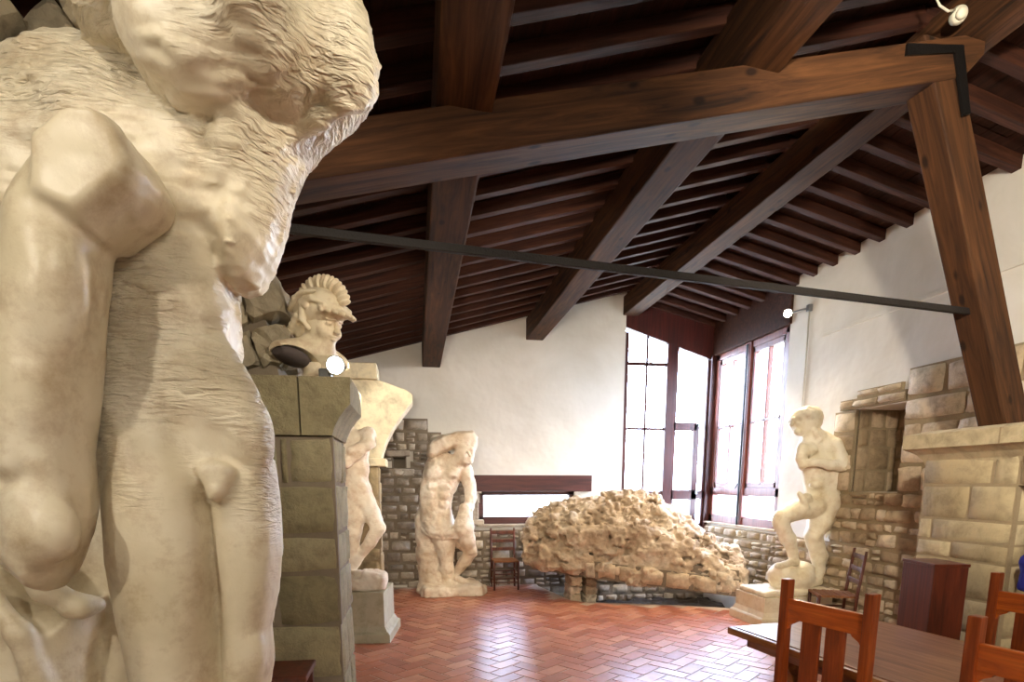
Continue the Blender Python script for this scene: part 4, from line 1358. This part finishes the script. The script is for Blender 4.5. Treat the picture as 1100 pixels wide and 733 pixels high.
# undercuts and ridges between the lobes
chp(g, [(215, 66, 1.48, 8), (245, 66, 1.46, 18), (266, 88, 1.47, 25), (280, 112, 1.50, 24), (296, 130, 1.56, 14)], k=.02, cut=True)
chp(g, [(248, 92, 1.52, 6), (262, 108, 1.54, 9), (280, 118, 1.56, 7)], k=.03, cut=True)
chp(g, [(332, 52, 1.56, 9), (352, 64, 1.54, 18), (368, 86, 1.57, 19), (368, 112, 1.62, 10)], k=.02, cut=True)
chp(g, [(152, 84, 1.56, 4), (196, 46, 1.50, 5), (215, 16, 1.48, 5)], k=.03, cut=True)
chp(g, [(264, 240, 1.66, 8), (262, 275, 1.66, 12), (260, 298, 1.70, 7)], k=.02, cut=True)
chp(g, [(240, 120, 1.62, 4), (243, 160, 1.66, 4), (246, 200, 1.68, 4)], k=.035, cut=True)
# supporting stone behind and the lower mass at the left
pil(g, [(30, 460), (150, 400), (170, 560), (180, 760), (180, 1000), (-60, 1000), (-60, 480)], 2.15, .16, .08, k=.05)
pil(g, [(-60, 600), (-10, 575), (20, 600), (52, 640), (85, 650), (110, 640), (100, 700), (100, 1000), (-60, 1000)], 1.95, .16, .1, k=.04)
chp(g, [(-10, 570, 1.80, 10), (18, 600, 1.78, 10), (50, 634, 1.78, 10), (84, 652, 1.80, 9), (104, 650, 1.84, 8)], k=.06)
chp(g, [(-10, 640, 1.78, 10), (20, 680, 1.76, 10), (50, 760, 1.80, 12)], k=.04)
g.box((-.62, 1.95, .44), (.6, .3, .1), rnd=.05, k=.05)
up = lambda P: np.clip((P[:, 2] - 1.45) / .7, .12, 1.0)
g.rough(.010, 6, 3, 4, up)
g.rough(.0075, 16, 3, 8, up, (.55, 1, 1.7))
g.rough(.0065, 42, 2, 18, lambda P: np.clip((P[:, 2] - 1.8) / .4, .1, 1.0), (.35, 1, 2.0))
g.build('torso', CAST1, t)
# the broken forearm hangs in front
g = SDF((-1.25, 1.25, 1.1), (-.4, 2.0, 2.75), .010)
pil(g, [(52, 176), (92, 140), (112, 134), (140, 138), (162, 168), (177, 208), (169, 228), (142, 250), (115, 270), (109, 340), (103, 420), (94, 490), (98, 545), (92, 582), (78, 618), (62, 636), (46, 630), (24, 612), (9, 590), (4, 540), (6, 450), (2, 380), (8, 300), (20, 240), (36, 200)], 1.60, .135, .10, k=.03)
pil(g, [(60, 172), (95, 140), (138, 139), (160, 168), (176, 208), (166, 228), (140, 248), (116, 266), (60, 240)], 1.58, .135, .035, k=.02)
elp(g, 58, 300, 1.52, 34, .06, 70, k=.06)
elp(g, 55, 570, 1.50, 30, .05, 34, k=.04)
g.box(at(112, 96, 1.55), (.16, .22, .085), (0, -4, 0), .01, k=.012, cut=True)
g.box(at(196, 160, 1.58), (.085, .22, .11), (0, -28, 0), .01, k=.012, cut=True)
chp(g, [(4, 518, 1.49, 2), (50, 506, 1.43, 3), (96, 520, 1.47, 2)], k=.05, cut=True)
g.rough(.006, 8, 3, 14)
g.build('forearm', CAST1S, t)
mb = MB(); mb.cbox((-1.25, 1.55, 0), (-.05, 2.3, .36), .015); mb.cbox((-1.28, 1.52, 0), (-.02, 2.33, .1), .01)
tag(mb.build('pedestal', PEDST), 'low painted pedestal under the huge foreground torso', 'pedestal')

# --- statue on the left behind the pillar
rz0 = .52
t = thing('standing_figure_cast', (-.66, 6.3, rz0), 'pale nude figure on a grey pedestal half hidden by the stone pillar', 'statue')
g = SDF((-1.2, 5.9, rz0 - .01), (-.2, 6.75, 2.65), .0115)
Y = 6.3
chp(g, [(381, 530, Y, 12), (381, 555, Y - .03, 11), (380, 572, Y - .04, 8.5), (378, 590, Y, 8), (376, 612, Y + .02, 5), (376, 620, Y, 5)], k=.03)
chp(g, [(388, 533, Y, 12), (399, 552, Y - .05, 9.5), (406, 568, Y - .1, 7.5), (398, 582, Y - .06, 7), (386, 598, Y, 5.5), (378, 612, Y, 4.5)], k=.025)
chp(g, [(372, 620, Y, 6), (386, 618, Y - .12, 5), (396, 621, Y - .18, 3.5)], k=.03)
elp(g, 383, 524, Y, 15, .13, 15, k=.05)
elp(g, 383, 502, Y, 13.5, .12, 20, k=.05)
elp(g, 380, 480, Y, 17, .14, 17, k=.05)
chp(g, [(364, 472, Y, 9), (360, 492, Y - .08, 7.5), (372, 496, Y - .18, 6), (388, 486, Y - .16, 5)], k=.025)
chp(g, [(388, 470, Y, 8), (396, 466, Y - .08, 7), (394, 478, Y - .16, 6), (378, 484, Y - .2, 5.5)], k=.025)
chp(g, [(396, 466, Y - .1, 6), (399, 476, Y - .14, 5)], k=.02)
chp(g, [(376, 466, Y, 7), (371, 452, Y - .02, 6)], k=.03)
elp(g, 368, 443, Y - .03, 8.5, .1, 11, (0, -12, 0), k=.03)
elp(g, 367, 439, Y - .0, 9.5, .11, 9, (0, 0, 0), k=.03)
chp(g, [(362, 560, Y + .12, 12), (360, 600, Y + .12, 12), (362, 625, Y + .1, 14)], k=.05)
g.rough(.01, 12, 3, 3)
g.build('figure', CAST2, t)
g = SDF((-1.25, 5.9, rz0 - .02), (-.2, 6.75, rz0 + .3), .0115)
elp(g, 362, 622, Y, 32, .22, 10, k=.02)
g.box((-.69, Y, rz0 + .06), (.34, .26, .07), rnd=.04, k=.03)
g.box((-.47, Y - .05, rz0 + .12), (.13, .17, .06), (0, 8, 0), rnd=.04, k=.05)
g.box((0 - .7, Y, rz0 - .1), (.8, .8, .1), rnd=.001, k=.005, cut=True)
g.rough(.014, 11, 3, 6)
g.build('rough_base', CAST2, t)


def pedestal(name, c, w, d, h, rz, label, mats, mold=.06):
    t = thing(name, c, label, 'pedestal', rz=rz)
    mb = MB(); mb.cbox((-w / 2, -d / 2, .14), (w / 2, d / 2, h), .006); mb.build('body', mats, t)
    mb = MB()
    prof = [(mold, 0), (mold, .085), (mold * .8, .1), (mold * .45, .11), (mold * .3, .13), (mold * .12, .15), (.0, .165)]
    rows = []
    for o_, z in prof: rows += [(-w / 2 - o_, -d / 2 - o_, z), (w / 2 + o_, -d / 2 - o_, z), (w / 2 + o_, d / 2 + o_, z), (-w / 2 - o_, d / 2 + o_, z)]
    fs = [(i * 4 + k, i * 4 + (k + 1) % 4, (i + 1) * 4 + (k + 1) % 4, (i + 1) * 4 + k) for i in range(len(prof) - 1) for k in range(4)]
    mb.add(rows, fs + [(3, 2, 1, 0)]); mb.build('base_moulding', mats, t)
    return t


pedestal('pedestal', (-.69, 6.3, 0), .74, .62, rz0, R(-7), 'grey green painted pedestal under the pale figure behind the pillar', PEDST)

# --- bent figure by the back wall
t = thing('bent_figure_cast', (.46, 8.7, 0), 'pale rough figure with a bowed block like head before the back wall', 'statue')
g = SDF((-.05, 8.2, .06), (1.05, 9.1, 2.5), .0125)
Y = 8.62
chp(g, [(473, 573, Y, 12), (478, 586, Y - .06, 10), (479, 597, Y - .08, 8.5), (480, 610, Y - .04, 7.5), (482, 624, Y, 5.5)], k=.03)
chp(g, [(480, 627, Y, 5), (491, 630, Y - .12, 4), (499, 631, Y - .18, 3)], k=.02)
chp(g, [(486, 570, Y + .05, 10), (499, 583, Y - .02, 8.5), (506, 592, Y - .06, 7), (500, 603, Y + .02, 6.5), (490, 614, Y + .12, 5.5), (488, 622, Y + .15, 5)], k=.025)
chp(g, [(490, 623, Y + .08, 5), (505, 628, Y, 4)], k=.02)
pil(g, [(462, 490), (478, 486), (494, 490), (501, 504), (493, 520), (487, 532), (485, 545), (488, 562), (482, 577), (462, 577), (452, 562), (451, 540), (453, 518), (456, 500)], Y, .16, .15, k=.03)
elp(g, 467, 509, Y - .13, 9.5, .09, 8, (0, 10, 0), k=.025); elp(g, 486, 508, Y - .13, 8.5, .09, 7.5, (0, -10, 0), k=.025)
for px_, py_ in ((465, 523), (477, 523), (464, 532), (477, 533), (465, 541), (476, 542)): elp(g, px_, py_, Y - .135, 6.5, .055, 4.8, k=.018)
elp(g, 470, 553, Y - .12, 10, .07, 7, k=.03)
chp(g, [(456, 520, Y - .05, 5), (457, 540, Y - .04, 5)], k=.03)
elp(g, 471, 566, Y - .1, 14, .1, 11, k=.05)
pil(g, [(457, 500), (452, 545), (450, 585), (454, 632), (478, 632), (474, 560), (470, 500)], Y + .2, .15, .1, k=.05)
chp(g, [(499, 503, Y - .02, 8.5), (504, 520, Y - .02, 7), (506, 535, Y - .05, 6), (500, 555, Y - .2, 5.5), (494, 570, Y - .22, 6)], k=.025)
chp(g, [(486, 500, Y - .05, 8), (494, 490, Y - .12, 7)], k=.04)
elp(g, 497, 487, Y - .17, 8, .1, 10, (0, 20, 0), k=.03)                 # face turned down
chp(g, [(503, 486, Y - .28, 1.5), (505, 490, Y - .3, 2)], k=.01)
# block over the head
pil(g, [(458, 490), (459, 478), (463, 472), (475, 467), (493, 463), (508, 463), (513, 470), (513, 480), (508, 490), (500, 486), (488, 483), (474, 488), (464, 493)], Y - .05, .2, .07, k=.03)
pil(g, [(487, 478), (508, 474), (510, 486), (508, 498), (500, 502), (490, 498)], Y - .1, .13, .07, k=.03)
# drapery bundle, band round the thigh, trunk behind
chp(g, [(500, 548, Y - .2, 7), (498, 565, Y - .22, 10), (502, 580, Y - .15, 9), (506, 590, Y - .1, 6)], k=.03)
chp(g, [(455, 564, Y - .03, 3), (462, 571, Y - .14, 3), (474, 574, Y - .2, 3), (490, 572, Y - .22, 4)], k=.012)
chp(g, [(455, 568, Y + .0, 2.5), (463, 576, Y - .13, 2.5), (476, 578, Y - .19, 2.5), (492, 576, Y - .2, 3)], k=.01)
chp(g, [(458, 560, Y + .2, 13), (461, 595, Y + .18, 13), (465, 628, Y + .15, 14)], k=.06)
chp(g, [(462, 520, Y + .2, 10), (460, 560, Y + .22, 11)], k=.06)
elp(g, 486, 566, Y - .02, 2.5, .2, 3, k=.02)
g.rough(.014, 11, 4, 12)
g.build('figure', CAST2, t)
g = SDF((-.1, 8.1, -.01), (1.1, 9.15, .2), .0125)
p = at(484, 632, Y)
g.box((.47, 8.62, .06), (.44, .4, .085), (0, 0, 4), .04, k=.03); g.ell((.85, 8.5, .05), (.16, .22, .08), k=.05); g.ell((.1, 8.6, .05), (.14, .3, .08), k=.05)
g.rough(.02, 9, 3, 5)
g.F[:, :, :1] = 1
g.build('rough_base', CAST2, t)

# --- straining figure on the right
SY = 6.18; rz4 = .335
t = thing('straining_figure_cast', (4.3, SY, rz4), 'cream nude figure with one foot on a boulder beside the corner window', 'statue')
g = SDF((3.6, SY - .45, rz4 + .03), (4.84, SY + .45, 2.62), .0115)
Y = SY
# head
pil(g, [(850, 447), (855, 440), (866, 436), (877, 439), (883, 448), (880, 458), (872, 465), (866, 468), (859, 469), (855, 465), (852, 459), (848, 453)], Y, .11, .075, k=.02)
elp(g, 872, 446, Y, 10, .12, 9, k=.02)
chp(g, [(852, 450, Y - .05, 2), (850, 456, Y - .05, 2.2)], k=.012)
elp(g, 858, 452, Y - .1, 3.5, .03, 2.5, k=.015, cut=True)
elp(g, 856, 464, Y - .06, 3.5, .04, 3.5, k=.015)
for i in range(22):
    a = i * 2.4; q = math.sqrt(i / 22)
    elp(g, 870 + 11 * math.cos(a) * q, 445 + 7.5 * math.sin(a) * q, Y - .115 * math.sqrt(max(0, 1 - q * q)), 3, .025, 3, k=.01)
chp(g, [(868, 462, Y, 7), (874, 472, Y, 9)], k=.03)
# trunk: shoulders thrown back
pil(g, [(874, 458), (887, 464), (896, 474), (901, 490), (905, 500), (899, 508), (902, 525), (905, 545), (900, 560), (884, 570), (868, 560), (865, 548), (867, 530), (865, 518), (862, 504), (858, 496), (857, 482), (862, 473), (866, 464)], Y, .14, .13, k=.03)
elp(g, 868, 484, Y - .1, 10, .085, 8, (0, -10, 0), k=.02)
elp(g, 890, 478, Y - .08, 10, .1, 11, k=.03)
elp(g, 878, 513, Y - .09, 8, .06, 5, k=.015); elp(g, 878, 521, Y - .09, 9, .06, 5, k=.015)
elp(g, 890, 540, Y - .07, 13, .13, 15, k=.025)
chp(g, [(874, 462, Y - .1, 3), (880, 472, Y - .12, 4)], k=.02)
# arms held across the back and the waist
chp(g, [(897, 478, Y - .14, 7.5), (903, 492, Y - .17, 7), (905, 500, Y - .17, 6.5), (892, 500, Y - .2, 5.5), (878, 496, Y - .2, 4.5), (866, 499, Y - .17, 4.5)], k=.018)
chp(g, [(862, 482, Y - .12, 6), (860, 492, Y - .13, 5.5), (862, 500, Y - .14, 5)], k=.025)
chp(g, [(861, 494, Y - .2, 2), (878, 491, Y - .22, 2), (894, 489, Y - .24, 2)], k=.02, cut=True)
chp(g, [(864, 505, Y - .18, 2), (880, 505, Y - .19, 2), (896, 508, Y - .18, 2)], k=.02, cut=True)
# raised leg
chp(g, [(874, 545, Y - .06, 12.5), (856, 548, Y - .1, 11), (840, 556, Y - .12, 8.5), (838, 562, Y - .12, 8), (846, 578, Y - .1, 8), (851, 592, Y - .08, 5.5), (853, 602, Y - .08, 5)], k=.022)
chp(g, [(854, 604, Y - .08, 5), (843, 607, Y - .14, 4), (835, 608, Y - .16, 3)], k=.02)
elp(g, 866, 536, Y - .16, 7, .05, 6, (0, 30, 0), k=.02)
chp(g, [(858, 530, Y - .18, 3), (864, 538, Y - .2, 3.5), (866, 546, Y - .2, 3)], k=.01)
# standing leg
chp(g, [(886, 546, Y - .02, 14), (880, 562, Y - .06, 12), (874, 575, Y - .08, 9), (876, 584, Y - .06, 8.5), (880, 598, Y - .03, 8.5), (880, 612, Y - .02, 6), (877, 622, Y - .02, 5)], k=.022)
chp(g, [(878, 625, Y - .02, 5), (869, 628, Y - .12, 4)], k=.02)
# drapery and trunk behind
chp(g, [(906, 510, Y + .12, 7), (911, 535, Y + .14, 8), (906, 560, Y + .12, 10), (900, 590, Y + .08, 10), (896, 612, Y + .05, 9), (896, 626, Y + .03, 10)], k=.04)
chp(g, [(897, 560, Y + .02, 12), (897, 590, Y + .02, 9), (895, 622, Y - .02, 7)], k=.03)
g.rough(.006, 13, 3, 21)
g.build('figure', CAST3, t)
g = SDF((3.6, SY - .45, rz4 - .005), (4.84, SY + .45, .85), .0115)
elp(g, 850, 622, Y - .02, 24, .24, 16, k=.03)
elp(g, 840, 617, Y - .05, 13, .18, 12, k=.04)
elp(g, 860, 612, Y, 12, .18, 9, k=.04)
g.box((4.33, Y, rz4 + .03), (.45, .28, .04), (0, 0, 0), .03, k=.03)
g.rough(.008, 9, 3, 22)
g.F[:, :, :1] = 1
g.build('boulder_base', CAST3, t)
pedestal('pedestal', (4.3, SY, 0), .86, .6, rz4, R(0), 'cream painted pedestal under the straining figure by the window', CAST3, .045)

# ------------------------------------------------------------------ outside
g = MB()
n = 40
vs = []; fs = []
for j in range(n + 1):
    for i in range(n + 1):
        x = -40 + 120 * i / n; y = 9.8 + 110 * (j / n) ** 1.5
        z = -2.5 + max(0, y - 25) * .03 + .8 * math.sin(x * .13) * math.cos(y * .09)
        vs.append((x, y, z))
for j in range(n):
    for i in range(n): fs.append((j * (n + 1) + i, j * (n + 1) + i + 1, (j + 1) * (n + 1) + i + 1, (j + 1) * (n + 1) + i))
g.add(vs, fs, 0, smooth=True)
vs = [(5.6, -6, -2.5), (60, -6, -2.5), (60, 9.8, -2.5), (5.6, 9.8, -2.5)]
g.add(vs, [(0, 1, 2, 3)])
tag(g.build('terrain', GRASSM), kind='structure')

# ------------------------------------------------------------------ light
W = D.worlds.new('sky'); SC.world = W; W.use_nodes = True
nt = W.node_tree; bg = nt.nodes['Background']
tc = nt.nodes.new('ShaderNodeTexCoord'); sp = nt.nodes.new('ShaderNodeSeparateXYZ'); nt.links.new(tc.outputs['Generated'], sp.inputs[0])
nt.links.new(ramp(nt, sp.outputs[2], [(0, (.76, .83, 1, 1)), (.5, (.58, .68, 1, 1))]), bg.inputs['Color'])
bg.inputs['Strength'].default_value = 34.0


def lamp(kind, loc, aim, power, col, size=.05, cone=60, blend=.5, name='lamp_or_fill_light'):
    d = D.lights.new(name, kind); d.energy = power; d.color = col
    d.shadow_soft_size = size
    if kind == 'SPOT': d.spot_size = R(cone); d.spot_blend = blend
    o = D.objects.new(name, d); COL.objects.link(o); o.location = loc
    o.rotation_euler = (Vector(aim) - Vector(loc)).to_track_quat('-Z', 'Y').to_euler()
    return o


WARM = (1, .89, .73)
WARM2 = (1, .80, .56)
lamp('SPOT', (-1.05, .7, 3.26), (-.6, 1.75, 2.0), 24, WARM, .025, 120, .6)       # key on the foreground torso
lamp('SPOT', (-1.6, -.9, 3.0), (-.6, 1.8, 1.2), 100, WARM, .05, 60)
lamp('SPOT', (.9, -1.2, 3.2), (-.5, 2.2, 1.8), 52, WARM, .08, 70)  # unseen fill light added for the torso
lamp('SPOT', (-.72, 2.3, 3.36), (-.75, 1.6, 2.5), 20, WARM, .04, 130)        # grazing the shoulders
lamp('SPOT', (-.22, 3.1, 2.2), (-.3, 7.2, 2.3), 200, WARM, .03, 60)
lamp('SPOT', (1.2, .6, 3.2), (4.8, 4.3, 3.4), 620, WARM, .08, 85, .8)  # lamp added only to brighten the upper right wall
lamp('SPOT', (1.3, .3, 3.0), (-.65, 3.0, 2.4), 150, WARM, .08, 40, .8)  # extra lamp put in to lift the arch and bust, no fixture
lamp('SPOT', (1.4, 4.2, 3.4), (1.0, 9.2, 2.4), 80, WARM, .08, 100, .9)
lamp('SPOT', (4.55, 6.9, 3.66), (.5, 5.5, 0), 260, WARM2, .05, 140, .8)
lamp('SPOT', (4.5, 7.1, 3.66), (3.0, 7.4, .6), 110, WARM2, .05, 110, .8)
lamp('SPOT', (-.6, 5.6, 3.2), (.45, 8.7, 1.3), 80, WARM, .05, 45)           # bent figure
lamp('SPOT', (3.9, 4.7, 3.95), (4.3, 6.1, 1.3), 34, WARM, .04, 50)            # straining figure
lamp('SPOT', (1.6, -1.8, 3.3), (3.6, 3.2, 1.0), 330, WARM, .1, 90)           # table, fireplace
lamp('SPOT', (1.6, 5.2, 3.6), (3.0, 7.6, .6), 110, WARM2, .04, 80)
lamp('POINT', (1.0, -1.5, 2.9), (0, 0, 0), 60, WARM, .25)  # general fill added behind the camera, no fixture there

V = SC.view_settings
V.view_transform = 'Standard'; V.look = 'None'; V.exposure = .38; V.gamma = 1; V.use_curve_mapping = False
